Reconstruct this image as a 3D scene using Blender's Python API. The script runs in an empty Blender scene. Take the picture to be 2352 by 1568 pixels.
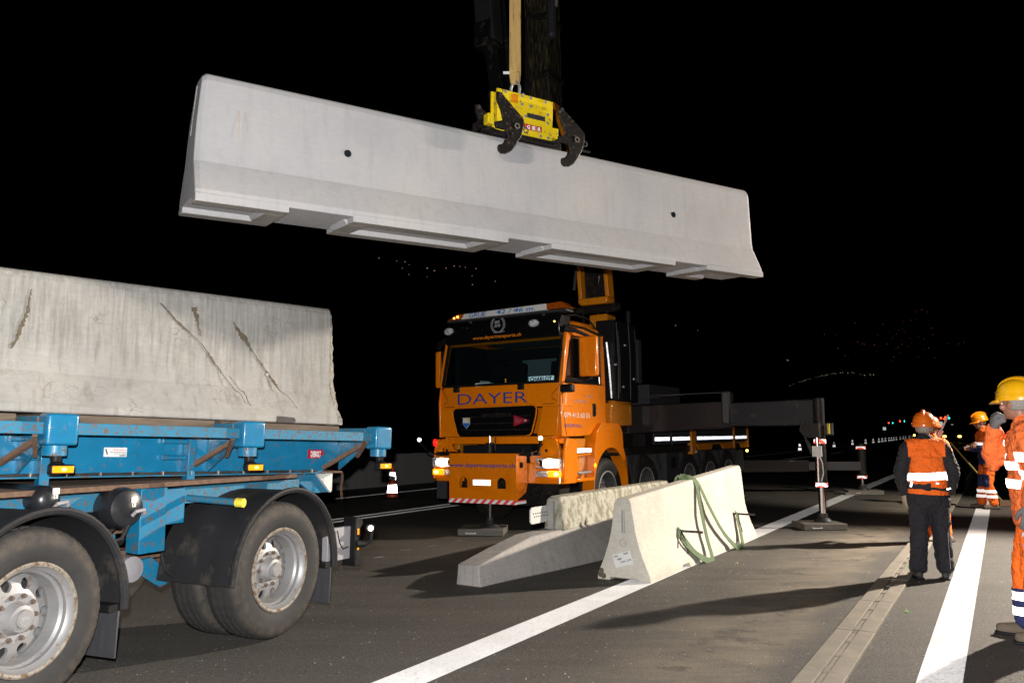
import bpy, bmesh, math, random
from mathutils import Vector, Matrix, Euler
random.seed(7)
R = math.radians
sc = bpy.context.scene
COL = sc.collection

# ------------------------------------------------------------------ camera, night sky, lights, exposure
cam_d = bpy.data.cameras.new('camera'); cam = bpy.data.objects.new('camera', cam_d); COL.objects.link(cam)
cam.location = (0, 0, 1.50)
cam.rotation_euler = (R(90) + math.atan(204/1850.0), 0, 0)
cam_d.sensor_width = 36; cam_d.lens = 36*1850/2352.0
cam_d.clip_start = .05; cam_d.clip_end = 9000
sc.camera = cam

w = bpy.data.worlds.new('World'); sc.world = w; w.use_nodes = True
nt = w.node_tree; bg = nt.nodes['Background']
sky = nt.nodes.new('ShaderNodeTexSky'); sky.sky_type = 'NISHITA'; sky.sun_disc = False
sky.sun_elevation = R(-4); sky.sun_rotation = R(200)
nt.links.new(sky.outputs[0], bg.inputs[0]); bg.inputs[1].default_value = 0.004

def lamp(name, kind, loc, energy, color, size, aim=None, spot=None, blend=.5):
    d = bpy.data.lights.new(name, kind); o = bpy.data.objects.new(name, d); COL.objects.link(o)
    o.location = loc; d.energy = energy; d.color = color
    if kind in ('POINT', 'SPOT'): d.shadow_soft_size = size
    if kind == 'SPOT': d.spot_size = R(spot); d.spot_blend = blend
    if aim is not None:
        o.rotation_euler = (Vector(aim)-Vector(loc)).to_track_quat('-Z', 'Y').to_euler()
    return o
# the photographer's flash, a hand above and left of the lens
lamp('camera_flash', 'SPOT', (-.07, .02, 1.66), 2600, (1, .97, .94), .025, aim=(.3, 10, 2.3), spot=125, blend=.6)
# the site's floodlight on its mast, outside the frame on the right
lamp('floodlight_lamp', 'SPOT', (11.2, 12.3, 4.9), 13000, (1, .87, .72), .12, aim=(2.6, 6.6, 0), spot=78, blend=.8)

lamp('floodlight_lamp', 'SPOT', (11.3, 12.5, 4.7), 2600, (1, .88, .72), .12, aim=(8.6, 16.6, .4), spot=46, blend=.8)

sc.view_settings.view_transform = 'Standard'; sc.view_settings.look = 'None'
sc.view_settings.exposure = 0; sc.view_settings.gamma = 1
try: sc.view_settings.use_curve_mapping = False
except Exception: pass
sc.cycles.max_bounces = 6; sc.cycles.use_denoising = True

# ------------------------------------------------------------------ material helpers
def newmat(name):
    m = bpy.data.materials.new(name); m.use_nodes = True
    return m, m.node_tree, m.node_tree.nodes['Principled BSDF']
def N(nt, t, **k):
    n = nt.nodes.new(t)
    for a, b in k.items():
        if a.startswith('i_'): n.inputs[int(a[2:]) if a[2:].isdigit() else a[2:]].default_value = b
        else: setattr(n, a, b)
    return n
def L(nt, a, b): nt.links.new(a, b)
def coords(nt, scale=(1, 1, 1), rot=(0, 0, 0), loc=(0, 0, 0)):
    tc = N(nt, 'ShaderNodeTexCoord'); mp = N(nt, 'ShaderNodeMapping')
    mp.inputs['Scale'].default_value = scale; mp.inputs['Rotation'].default_value = rot; mp.inputs['Location'].default_value = loc
    L(nt, tc.outputs['Object'], mp.inputs[0]); return mp.outputs[0]
def noise(nt, vec, scale, detail=5, rough=.55):
    n = N(nt, 'ShaderNodeTexNoise'); n.inputs['Scale'].default_value = scale; n.inputs['Detail'].default_value = detail
    n.inputs['Roughness'].default_value = rough; L(nt, vec, n.inputs['Vector']); return n.outputs['Fac']
def ramp(nt, fac, stops):
    r = N(nt, 'ShaderNodeValToRGB'); e = r.color_ramp.elements
    while len(e) > 1: e.remove(e[-1])
    for i, (p, c) in enumerate(stops):
        el = e[0] if i == 0 else e.new(p)
        el.position = p; el.color = (*(c if hasattr(c, '__len__') else (c, c, c)), 1)
    L(nt, fac, r.inputs[0]); return r.outputs[0]
def mix(nt, fac, a, b, mode='MIX'):
    m = N(nt, 'ShaderNodeMix', data_type='RGBA', blend_type=mode)
    for sock, v in ((m.inputs[0], fac), (m.inputs[6], a), (m.inputs[7], b)):
        if hasattr(v, 'is_linked'): L(nt, v, sock)
        elif isinstance(v, (int, float)): sock.default_value = v
        else: sock.default_value = (*v, 1)
    return m.outputs[2]
def mth(nt, op, a, b=None, clamp=False):
    m = N(nt, 'ShaderNodeMath', operation=op, use_clamp=clamp)
    for i, v in enumerate((a, b)):
        if v is None: continue
        if hasattr(v, 'is_linked'): L(nt, v, m.inputs[i])
        else: m.inputs[i].default_value = v
    return m.outputs[0]
def bump(nt, bsdf, h, strength=.3, dist=.01):
    b = N(nt, 'ShaderNodeBump'); b.inputs['Strength'].default_value = strength; b.inputs['Distance'].default_value = dist
    L(nt, h, b.inputs['Height']); L(nt, b.outputs[0], bsdf.inputs['Normal'])
def mul(c, k): return tuple(x*k for x in c)
def basic(name, col, rough=.5, metal=0, var=.15, vs=9, dirt=None, dirt_amt=.5, dirt_scale=6, bmp=0, bs=120, coat=0, stretch=(1, 1, 1), bd=.004):
    """colour broken up by noise, with patchy dirt or rust and fine relief"""
    m, nt, b = newmat(name)
    v = coords(nt, stretch)
    n1 = noise(nt, v, vs, 6)
    c = ramp(nt, n1, [(.25, mul(col, 1-var)), (.75, mul(col, 1+var))])
    if dirt:
        n2 = noise(nt, v, dirt_scale, 9, .68)
        f = ramp(nt, n2, [(.62-.3*dirt_amt, 0.0), (.74-.3*dirt_amt, 1.0)])
        c = mix(nt, f, c, dirt)
        r = ramp(nt, n2, [(.62-.3*dirt_amt, rough), (.74-.3*dirt_amt, .85)])
        L(nt, r, b.inputs['Roughness'])
    else:
        r = ramp(nt, noise(nt, v, vs*3, 4), [(.3, max(.02, rough*.85)), (.7, min(1, rough*1.15))])
        L(nt, r, b.inputs['Roughness'])
    L(nt, c, b.inputs['Base Color']); b.inputs['Metallic'].default_value = metal
    b.inputs['Coat Weight'].default_value = coat; b.inputs['Coat Roughness'].default_value = .08
    if bmp: bump(nt, b, noise(nt, v, bs, 4), bmp, bd)
    return m
def emit(name, col, strength, base=None):
    m, nt, b = newmat(name)
    b.inputs['Base Color'].default_value = (*(base or col), 1)
    b.inputs['Emission Color'].default_value = (*col, 1); b.inputs['Emission Strength'].default_value = strength
    b.inputs['Roughness'].default_value = .2
    return m
def retro_mix(nt, b, amt, rough, out=None, tint=(1, 1, 1)):
    """glass-bead sheeting: part of the light goes straight back along the way it came"""
    g = N(nt, 'ShaderNodeBsdfGlossy'); geo = N(nt, 'ShaderNodeNewGeometry')
    g.inputs['Roughness'].default_value = rough
    if hasattr(tint, 'is_linked'): L(nt, tint, g.inputs['Color'])
    else: g.inputs['Color'].default_value = (*tint, 1)
    L(nt, geo.outputs['Incoming'], g.inputs['Normal'])
    ms = N(nt, 'ShaderNodeMixShader'); ms.inputs[0].default_value = amt
    L(nt, b.outputs[0], ms.inputs[1]); L(nt, g.outputs[0], ms.inputs[2])
    o = [n for n in nt.nodes if n.type == 'OUTPUT_MATERIAL'][0]
    L(nt, ms.outputs[0], o.inputs[0])
def concrete(name, col, warm, streak=.3, streak_col=(.16, .155, .14), moss=None, moss_lo=.5, pits=.5, bumpy=.25, vs=2.2, fine=.8, cracks=0, top=0):
    m, nt, b = newmat(name)
    v = coords(nt); vst = coords(nt, (7, 7, .55)); vw = coords(nt, (1, 1, 3))
    c = ramp(nt, noise(nt, v, vs, 8, .6), [(.3, mul(col, .86)), (.5, col), (.72, mul(warm, 1.06))])
    s = ramp(nt, noise(nt, vst, 2.4, 7, .62), [(.5, 0.0), (.78, 1.0)])
    if top:   # run-off streaks that start at the crest
        sz = N(nt, 'ShaderNodeSeparateXYZ'); L(nt, v, sz.inputs[0])
        zz = mth(nt, 'ADD', sz.outputs[2], mth(nt, 'MULTIPLY', noise(nt, coords(nt, (5, 5, .1)), 3, 4), .9))
        gz = ramp(nt, zz, [(.82, 0.0), (1.18, 1.0)])
        s2 = ramp(nt, noise(nt, coords(nt, (16, 16, .5)), 2.2, 8, .7), [(.42, 0.0), (.66, 1.0)])
        c = mix(nt, mth(nt, 'MULTIPLY', mth(nt, 'MULTIPLY', s2, gz), top), c, (.125, .122, .112))
    c = mix(nt, mth(nt, 'MULTIPLY', s, streak), c, streak_col)
    fl = ramp(nt, noise(nt, vw, 14, 8, .7), [(.35, .84), (.65, 1.08)])
    c = mix(nt, fine, c, fl, 'MULTIPLY')
    if moss:
        mo = ramp(nt, noise(nt, coords(nt, (1, 1, .6)), 11, 9, .72), [(moss_lo, 0.0), (moss_lo+.1, 1.0)])
        c = mix(nt, mth(nt, 'MULTIPLY', mo, .75), c, moss)
    # air-bubble pits
    vo = N(nt, 'ShaderNodeTexVoronoi'); vo.inputs['Scale'].default_value = 42; L(nt, v, vo.inputs['Vector'])
    dots = ramp(nt, vo.outputs['Distance'], [(.06, 1.0), (.12, 0.0)])
    gate = ramp(nt, noise(nt, v, 1.7, 4), [(.52, 0.0), (.62, 1.0)])
    pf = mth(nt, 'MULTIPLY', mth(nt, 'MULTIPLY', dots, gate), pits)
    c = mix(nt, pf, c, (.09, .085, .075))
    if cracks:
        wv_ = N(nt, 'ShaderNodeTexVoronoi', feature='DISTANCE_TO_EDGE'); wv_.inputs['Scale'].default_value = 13
        dist = N(nt, 'ShaderNodeMix', data_type='VECTOR'); dist.inputs[0].default_value = .12; L(nt, v, dist.inputs[4])
        nn_ = N(nt, 'ShaderNodeTexNoise'); nn_.inputs['Scale'].default_value = 9; L(nt, v, nn_.inputs['Vector']); L(nt, nn_.outputs['Color'], dist.inputs[5])
        L(nt, dist.outputs[1], wv_.inputs['Vector'])
        ln = ramp(nt, wv_.outputs['Distance'], [(.012, 1.0), (.03, 0.0)])
        gt = ramp(nt, noise(nt, v, 3.1, 5), [(.54, 0.0), (.64, 1.0)])
        c = mix(nt, mth(nt, 'MULTIPLY', mth(nt, 'MULTIPLY', ln, gt), cracks), c, (.12, .11, .09))
    L(nt, c, b.inputs['Base Color']); b.inputs['Roughness'].default_value = .82
    h = mth(nt, 'SUBTRACT', noise(nt, v, 90, 5, .7), mth(nt, 'MULTIPLY', dots, .5))
    bump(nt, b, h, bumpy, .004)
    return m

M = {}
M['conc_new'] = concrete('pale new concrete', (.335, .335, .35), (.355, .345, .338), streak=.22, pits=.3, vs=.9, bumpy=.1, fine=.3)
M['conc_old'] = concrete('weathered concrete', (.285, .28, .268), (.325, .315, .292), top=.62, streak=.8, streak_col=(.17, .16, .14), pits=1, bumpy=.4, fine=.55, cracks=.7)
M['conc_broken'] = basic('broken concrete', (.27, .25, .22), .9, var=.35, vs=22, bmp=.9, bs=60, bd=.012)
M['conc_cream'] = concrete('cream cast concrete', (.50, .475, .42), (.55, .52, .45), streak=.08, pits=.3, vs=1.6, bumpy=.15)
M['conc_moss'] = concrete('mossy concrete', (.40, .385, .33), (.43, .41, .35), streak=.3, moss=(.115, .112, .055), moss_lo=.46, pits=.4, bumpy=.12)
M['conc_grey'] = concrete('grey stained concrete', (.30, .285, .275), (.33, .31, .29), streak=.6, streak_col=(.13, .12, .11), pits=.7, bumpy=.4)
M['crack'] = basic('brown crack fill', (.10, .080, .052), .95, var=.4, vs=60, bmp=.5, bs=150)
M['crackgrey'] = basic('damp grey stain', (.20, .197, .19), .9, var=.2, vs=30)
M['ruststain'] = basic('rust run', (.33, .27, .21), .9, var=.25, vs=30)
M['hole'] = basic('dark bore', (.012, .014, .017), .6)
M['blue'] = basic('blue paint with rust', (.004, .14, .27), .45, var=.12, dirt=(.10, .058, .035), dirt_amt=.3, dirt_scale=26, bmp=.12, bs=70, coat=.25)
M['blueclean'] = basic('blue paint', (.003, .135, .27), .38, var=.14, dirt=(.13, .075, .04), dirt_amt=.12, dirt_scale=20, coat=.3)
M['bluerust'] = basic('blue paint heavily rusted', (.006, .14, .25), .6, var=.15, dirt=(.11, .065, .04), dirt_amt=.42, dirt_scale=34, bmp=.3, bs=80)
M['rustbrown'] = basic('rust', (.12, .07, .045), .9, var=.35, vs=25, bmp=.4)
M['timber'] = basic('weathered timber', (.10, .075, .055), .85, var=.35, vs=6, stretch=(.6, 6, 6), bmp=.4, bs=40)
M['rubber'] = basic('dusty black rubber', (.017, .017, .019), .6, var=.2, vs=5, dirt=(.045, .041, .036), dirt_amt=.25, dirt_scale=4, bmp=.12)
M['flap'] = basic('mud flap', (.035, .036, .042), .6, var=.2, stretch=(4, 4, .5), bmp=.1)
M['plastic'] = basic('black plastic', (.008, .008, .009), .5, var=.2)
M['tank'] = basic('black air tank', (.014, .015, .018), .33, var=.2, bmp=.08, bs=300)
M['steel'] = basic('dark steel', (.028, .028, .03), .55, metal=.1, var=.3, dirt=(.09, .06, .04), dirt_amt=.2, dirt_scale=12)
M['grease'] = basic('oily black steel', (.012, .011, .011), .45, metal=.1, var=.4, vs=16, dirt=(.06, .04, .028), dirt_amt=.25, dirt_scale=22)
M['chrome'] = basic('chromed rod', (.75, .75, .77), .12, metal=1, var=.05)
M['galv'] = basic('galvanised steel', (.34, .345, .34), .5, metal=.55, var=.15, vs=25)
M['greyalu'] = basic('grey aluminium', (.042, .042, .048), .5, metal=.2, var=.15)
M['darkrim'] = basic('dull grey truck rim', (.10, .10, .10), .5, metal=.3, var=.2, dirt=(.05, .04, .03), dirt_amt=.3, dirt_scale=14)
M['visor'] = basic('gloss black visor', (.004, .004, .0045), .25, var=.1)
M['rim'] = basic('silver painted rim', (.25, .25, .255), .45, metal=.3, var=.1, dirt=(.17, .10, .06), dirt_amt=.18, dirt_scale=18)
M['rimrust'] = basic('rusty rim edge', (.22, .20, .17), .6, metal=.2, var=.25, dirt=(.12, .075, .04), dirt_amt=.45, dirt_scale=30)
M['nut'] = basic('rusty nut', (.10, .072, .055), .8, var=.3, vs=40)
M['orange'] = basic('orange truck paint', (.84, .215, .002), .28, var=.05, vs=3, coat=.7)
M['orange2'] = basic('orange machine paint', (.60, .20, .004), .4, var=.1, dirt=(.12, .06, .02), dirt_amt=.1, dirt_scale=14, coat=.3)
M['yellow'] = basic('chipped yellow paint', (.68, .50, .01), .42, var=.08, dirt=(.09, .07, .03), dirt_amt=.2, dirt_scale=26, coat=.2)
M['darkbrown'] = basic('dark worn claw steel', (.009, .0085, .0085), .42, metal=.1, var=.35, vs=22, dirt=(.12, .075, .045), dirt_amt=.22, dirt_scale=30)
M['beam'] = basic('dark grey stabiliser beam', (.009, .0088, .0105), .55, var=.2, vs=4, dirt=(.075, .062, .055), dirt_amt=.2, dirt_scale=5, coat=.3)
M['maroon'] = basic('black-brown beam sleeve', (.010, .0065, .0065), .55, var=.3, vs=4, coat=.2)
M['checker'] = basic('checker plate', (.05, .05, .055), .5, metal=.2, var=.2)
M['yellowcap'] = basic('yellow rubber cap', (.62, .52, .05), .6, var=.1, vs=30)
M['glassdark'] = basic('dark glass', (.008, .01, .012), .06, var=.1, coat=1)
M['cabinterior'] = basic('grey cab lining', (.22, .26, .27), .8, var=.1)
M['seat'] = basic('black seat cloth', (.012, .012, .014), .9, var=.2)
M['bluetext'] = basic('blue lettering', (.012, .055, .30), .4, var=.05)
M['bluebright'] = basic('bright blue lettering', (.03, .16, .5), .4, var=.05)
M['whitetext'] = basic('white lettering', (.75, .75, .75), .45, var=.03)
M['greytext'] = basic('grey lettering', (.3, .3, .31), .45, var=.03)
M['blacktext'] = basic('black lettering', (.02, .02, .02), .5, var=.03)
M['orangetext'] = basic('orange lettering', (.6, .17, .01), .4, var=.03)
M['redtext'] = basic('red lettering', (.5, .02, .03), .5, var=.03)
M['red'] = basic('red sticker', (.36, .01, .03), .4, var=.05)
M['white'] = basic('white panel', (.62, .62, .60), .45, var=.06)
M['offwhite'] = basic('white painted steel', (.55, .56, .54), .45, var=.08, dirt=(.2, .18, .15), dirt_amt=.05)
M['greypaint'] = basic('light grey box', (.27, .26, .28), .5, var=.1, dirt=(.15, .09, .08), dirt_amt=.12, dirt_scale=9)
M['amberlens'] = basic('dark amber lens', (.30, .06, .004), .15, var=.4, vs=30, coat=1)
M['amberlit'] = emit('lit amber lamp', (1, .36, .01), 1.6)
M['amberhot'] = emit('amber bulb', (1, .55, .08), 9)
M['ambersoft'] = emit('glowing amber lens', (1, .33, .005), .9, (.6, .2, .01))
M['headlit'] = emit('lit headlight', (1, .80, .52), 26)
M['warmwhite'] = emit('white position lamp', (1, .93, .72), 7)
M['redglow'] = emit('red marker lamp', (1, .02, .01), .9, (.4, .01, .01))
M['redlamp'] = emit('red signal', (1, .05, .02), 7)
M['greenlamp'] = emit('green signal', (.03, 1, .75), 4)
M['whitelamp'] = emit('lit white sign', (.8, .95, 1), .5)
M['townwarm'] = emit('town light', (1, .62, .42), .28)
M['towndim'] = emit('far orange town light', (1, .3, .1), .09)
M['towncool'] = emit('street light', (.8, .9, .5), .28)
M['lens'] = basic('clear lamp lens', (.75, .75, .82), .22, metal=.55, var=.5, vs=60, bmp=1, bs=55, bd=.03)
M['wood'] = basic('grey jack pad timber', (.13, .12, .105), .8, var=.25, vs=5, stretch=(1, 5, 5), bmp=.3)
M['slinggreen'] = basic('green webbing', (.055, .10, .035), .8, var=.2, vs=30, bmp=.3, bs=200)
M['slingtan'] = basic('tan webbing', (.42, .27, .09), .8, var=.16, vs=10, stretch=(7, 7, .5), dirt=(.11, .08, .045), dirt_amt=.28, dirt_scale=5, bmp=.3)
def cloth(name, col, var=.12, dirty=.0, dirtcol=(.2, .1, .05)):
    """woven cloth with creases and soiling"""
    m, nt, b = newmat(name); v = coords(nt)
    c = ramp(nt, noise(nt, v, 5, 6), [(.3, mul(col, 1-var)), (.7, mul(col, 1+var*.3))])
    if dirty: c = mix(nt, mth(nt, 'MULTIPLY', ramp(nt, noise(nt, v, 4.5, 8, .7), [(.5, 0.0), (.72, 1.0)]), dirty), c, dirtcol)
    L(nt, c, b.inputs['Base Color']); b.inputs['Roughness'].default_value = .85
    r1 = mth(nt, 'ABSOLUTE', mth(nt, 'SUBTRACT', noise(nt, coords(nt, (1, 1, 1.9), (.3, .5, 0)), 8, 3, .5), .5))
    r2 = mth(nt, 'ABSOLUTE', mth(nt, 'SUBTRACT', noise(nt, coords(nt, (1.7, 1.7, 1), (0, .7, .4)), 17, 2, .5), .5))
    bump(nt, b, mth(nt, 'SUBTRACT', 1.0, mth(nt, 'ADD', r1, mth(nt, 'MULTIPLY', r2, .5))), 1.0, .04)
    return m
M['orangefab'] = cloth('orange hi-vis cloth', (1.0, .165, .010), dirty=.15, var=.06)
M['orangefab2'] = cloth('faded orange hi-vis cloth', (.90, .175, .035), dirty=.4)
M['navy'] = cloth('navy cloth', (.02, .03, .11))
M['blackfab'] = cloth('black cloth', (.014, .014, .018), dirty=.2, dirtcol=(.04, .038, .035))
M['charcoal'] = cloth('charcoal work trousers', (.013, .013, .020), dirty=.3, dirtcol=(.04, .037, .035))
M['greenfab'] = basic('green piping cloth', (.01, .12, .085), .7, var=.1)
M['skin'] = basic('skin', (.30, .135, .085), .5, var=.12, vs=20, bmp=.15, bs=90)
M['hairgrey'] = basic('short grey hair', (.24, .22, .20), .8, var=.25, vs=50, bmp=.5, bs=160)
M['hairdark'] = basic('short dark hair', (.06, .045, .035), .8, var=.25, vs=50, bmp=.5, bs=160)
M['glove'] = basic('grey work glove', (.12, .115, .12), .8, var=.2, vs=25, bmp=.4, bs=120)
M['glovetan'] = basic('pale work glove', (.33, .26, .19), .8, var=.2, vs=25, bmp=.3, bs=120)
M['boot'] = basic('dusty brown boot', (.11, .085, .06), .75, var=.3, vs=14, bmp=.4, bs=60)
M['bootblack'] = basic('dark boot', (.03, .03, .03), .6, var=.3)
M['helmetyellow'] = basic('yellow helmet shell', (.75, .38, .005), .3, var=.03, coat=.5)
M['helmetorange'] = basic('orange helmet shell', (.72, .14, .01), .3, var=.04, coat=.5)
M['helmetamber'] = basic('amber orange helmet shell', (.85, .25, .005), .3, var=.04, coat=.5)
M['eyewhite'] = basic('eye white', (.7, .68, .64), .3, var=.02)
M['paper'] = basic('paper label', (.62, .62, .62), .6, var=.06)
M['leafgreen'] = basic('fresh green leaf', (.18, .55, .06), .6, var=.1)
M['leafstraw'] = basic('dry straw leaf', (.5, .42, .2), .7, var=.1)
M['broom'] = basic('broom handle', (.22, .17, .04), .6, var=.1)
M['coneorange'] = basic('orange cone plastic', (.5, .07, .02), .5, var=.1)
M['wall'] = basic('grey parapet concrete', (.22, .215, .21), .9, var=.12)
M['hill'] = basic('dark hillside', (.02, .02, .018), .95)
for k_ in ('beam', 'maroon', 'grease', 'plastic', 'hole', 'darkbrown', 'rubber', 'greyalu'): M[k_].node_tree.nodes['Principled BSDF'].inputs['Specular IOR Level'].default_value = .0 if k_ == 'hole' else .2
def retro(name, col, amt, rough, tint=(1, 1, 1)):
    m, nt, b = newmat(name); b.inputs['Base Color'].default_value = (*col, 1); b.inputs['Roughness'].default_value = .5
    retro_mix(nt, b, amt, rough, tint=tint); return m
M['retro'] = retro('silver reflective tape', (.6, .6, .6), .42, .42)
M['retrocone'] = retro('white reflective sleeve', (.7, .7, .7), .6, .12)
M['retroworn'] = retro('worn white reflective sleeve', (.7, .7, .7), .5, .22)
M['retroplate'] = retro('reflective number plate', (.6, .6, .6), .25, .36)
M['retrodim'] = retro('reflective side strip', (.45, .46, .5), .32, .34, tint=(.8, .85, 1))
M['retrored'] = retro('red reflective tape', (.5, .02, .01), .2, .2, tint=(1, .1, .04))

def striped(name, col, period, axis, w=.5, bg=(.6, .6, .6), amt=.3, rough=.36):
    """diagonal red and white warning tape"""
    m, nt, b = newmat(name); tc = N(nt, 'ShaderNodeTexCoord'); sp = N(nt, 'ShaderNodeSeparateXYZ'); L(nt, tc.outputs['Object'], sp.inputs[0])
    a = sp.outputs['XYZ'.index(axis)]
    s = mth(nt, 'ADD', a, mth(nt, 'MULTIPLY', sp.outputs[2], 1.1))
    f = mth(nt, 'FRACT', mth(nt, 'DIVIDE', s, period))
    k = mth(nt, 'GREATER_THAN', f, w)
    c = mix(nt, k, bg, col); L(nt, c, b.inputs['Base Color'])
    tint = mix(nt, k, (1, 1, 1), (1, .1, .06))
    retro_mix(nt, b, amt, rough, tint=tint); return m
M['warnred'] = striped('red and white warning tape', (.5, .015, .01), .13, 'X')
M['warnpink'] = striped('pink and white warning strip', (.46, .02, .05), .13, 'Y', amt=.015, rough=.3, bg=(.45, .44, .44))

def asphalt():
    m, nt, b = newmat('asphalt')
    v = coords(nt)
    rot = coords(nt, (1, 1, 1), (0, 0, R(31.2-90)))   # x along the road, -y across towards the verge
    sp = N(nt, 'ShaderNodeSeparateXYZ'); L(nt, rot, sp.inputs[0])
    big = noise(nt, v, .35, 5, .6)
    c = ramp(nt, big, [(.3, (.058, .054, .050)), (.7, (.088, .082, .074))])
    c = mix(nt, .85, c, ramp(nt, noise(nt, v, 75, 4, .8), [(.32, .35), (.68, 1.7)]), 'MULTIPLY')
    c = mix(nt, .7, c, ramp(nt, noise(nt, v, 330, 2, .7), [(.3, .5), (.7, 1.5)]), 'MULTIPLY')
    c = mix(nt, .6, c, ramp(nt, noise(nt, v, 28, 5, .8), [(.34, .45), (.66, 1.45)]), 'MULTIPLY')
    tk_ = ramp(nt, noise(nt, coords(nt, (.22, 3.2, 1), (0, 0, R(31.2-90))), 1.1, 6, .6), [(.38, .86), (.62, 1.14)])
    c = mix(nt, .8, c, tk_, 'MULTIPLY')
    # pale mineral chips, with the stones' white sparkle painted into their colour
    vo = N(nt, 'ShaderNodeTexVoronoi'); vo.inputs['Scale'].default_value = 42; L(nt, v, vo.inputs['Vector'])
    chips = mth(nt, 'MULTIPLY', ramp(nt, vo.outputs['Distance'], [(.14, 1.0), (.24, 0.0)]), ramp(nt, noise(nt, v, 15, 2), [(.61, 0.0), (.66, 1.0)]))
    c = mix(nt, mth(nt, 'MULTIPLY', chips, .95), c, (.75, .72, .68))
    # strip swept with pale milling dust between the lane line and the slot drain
    t = mth(nt, 'MULTIPLY', sp.outputs[1], -1.0)      # distance to the right across the road
    wob = mth(nt, 'MULTIPLY', mth(nt, 'SUBTRACT', noise(nt, coords(nt, (1, 1, 1)), .8, 4), .5), .9)
    tt = mth(nt, 'ADD', t, wob)
    band = mth(nt, 'MULTIPLY', ramp(nt, mth(nt, 'MULTIPLY', mth(nt, 'ADD', tt, 4.0), .25), [(.36, 0.0), (.56, 1.0)]),
               ramp(nt, mth(nt, 'MULTIPLY', mth(nt, 'ADD', tt, 4.0), .25), [(.64, 1.0), (.69, 0.0)]))
    patch = ramp(nt, noise(nt, coords(nt, (.45, 1.6, 1), (0, 0, R(31.2-90))), 2.2, 9, .72), [(.34, 0.15), (.60, 1.0)])
    dust = mth(nt, 'MULTIPLY', band, patch)
    c = mix(nt, mth(nt, 'MULTIPLY', dust, .72), c, (.24, .20, .15))
    blot = ramp(nt, noise(nt, v, 2.1, 7, .68), [(.54, 0.0), (.62, 1.0)])
    c = mix(nt, mth(nt, 'MULTIPLY', mth(nt, 'MULTIPLY', blot, band), .7), c, (.035, .031, .026))
    L(nt, c, b.inputs['Base Color'])
    L(nt, ramp(nt, noise(nt, v, 60, 2), [(.3, .62), (.7, .9)]), b.inputs['Roughness'])
    b.inputs['Specular IOR Level'].default_value = .35
    h = mth(nt, 'ADD', noise(nt, v, 150, 3, .7), mth(nt, 'MULTIPLY', noise(nt, v, 60, 3), .6))
    bump(nt, b, h, .8, .008)
    return m
M['asphalt'] = asphalt()
def paintmat():
    m, nt, b = newmat('white road paint with glass beads')
    v = coords(nt)
    c = ramp(nt, noise(nt, v, 1.1, 5), [(.3, (.40, .40, .41)), (.7, (.60, .60, .61))])
    f = ramp(nt, noise(nt, v, 70, 5, .75), [(.34, 1.0), (.42, 0.0)])
    c = mix(nt, f, c, (.16, .155, .15))
    c = mix(nt, .5, c, ramp(nt, noise(nt, v, 160, 2), [(.3, .75), (.7, 1.1)]), 'MULTIPLY')
    L(nt, c, b.inputs['Base Color']); b.inputs['Roughness'].default_value = .7
    bump(nt, b, noise(nt, v, 140, 3), .5, .005)
    sp_ = ramp(nt, noise(nt, v, 34, 5, .8), [(.36, .15), (.48, 1.0)])
    retro_mix(nt, b, .0012, .14, tint=mix(nt, 1.0, sp_, mix(nt, f, ramp(nt, noise(nt, v, 1.4, 6), [(.3, .62), (.7, 1.0)]), (.12, .12, .12)), 'MULTIPLY'))
    return m
M['paint'] = paintmat()
M['conc_under'] = concrete('darker cast underside', (.24, .225, .205), (.27, .25, .22), streak=0, pits=.3, bumpy=.4)
M['channel'] = concrete('channel concrete', (.20, .178, .145), (.235, .205, .165), streak=0, pits=.6, bumpy=.4, vs=3)

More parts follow.
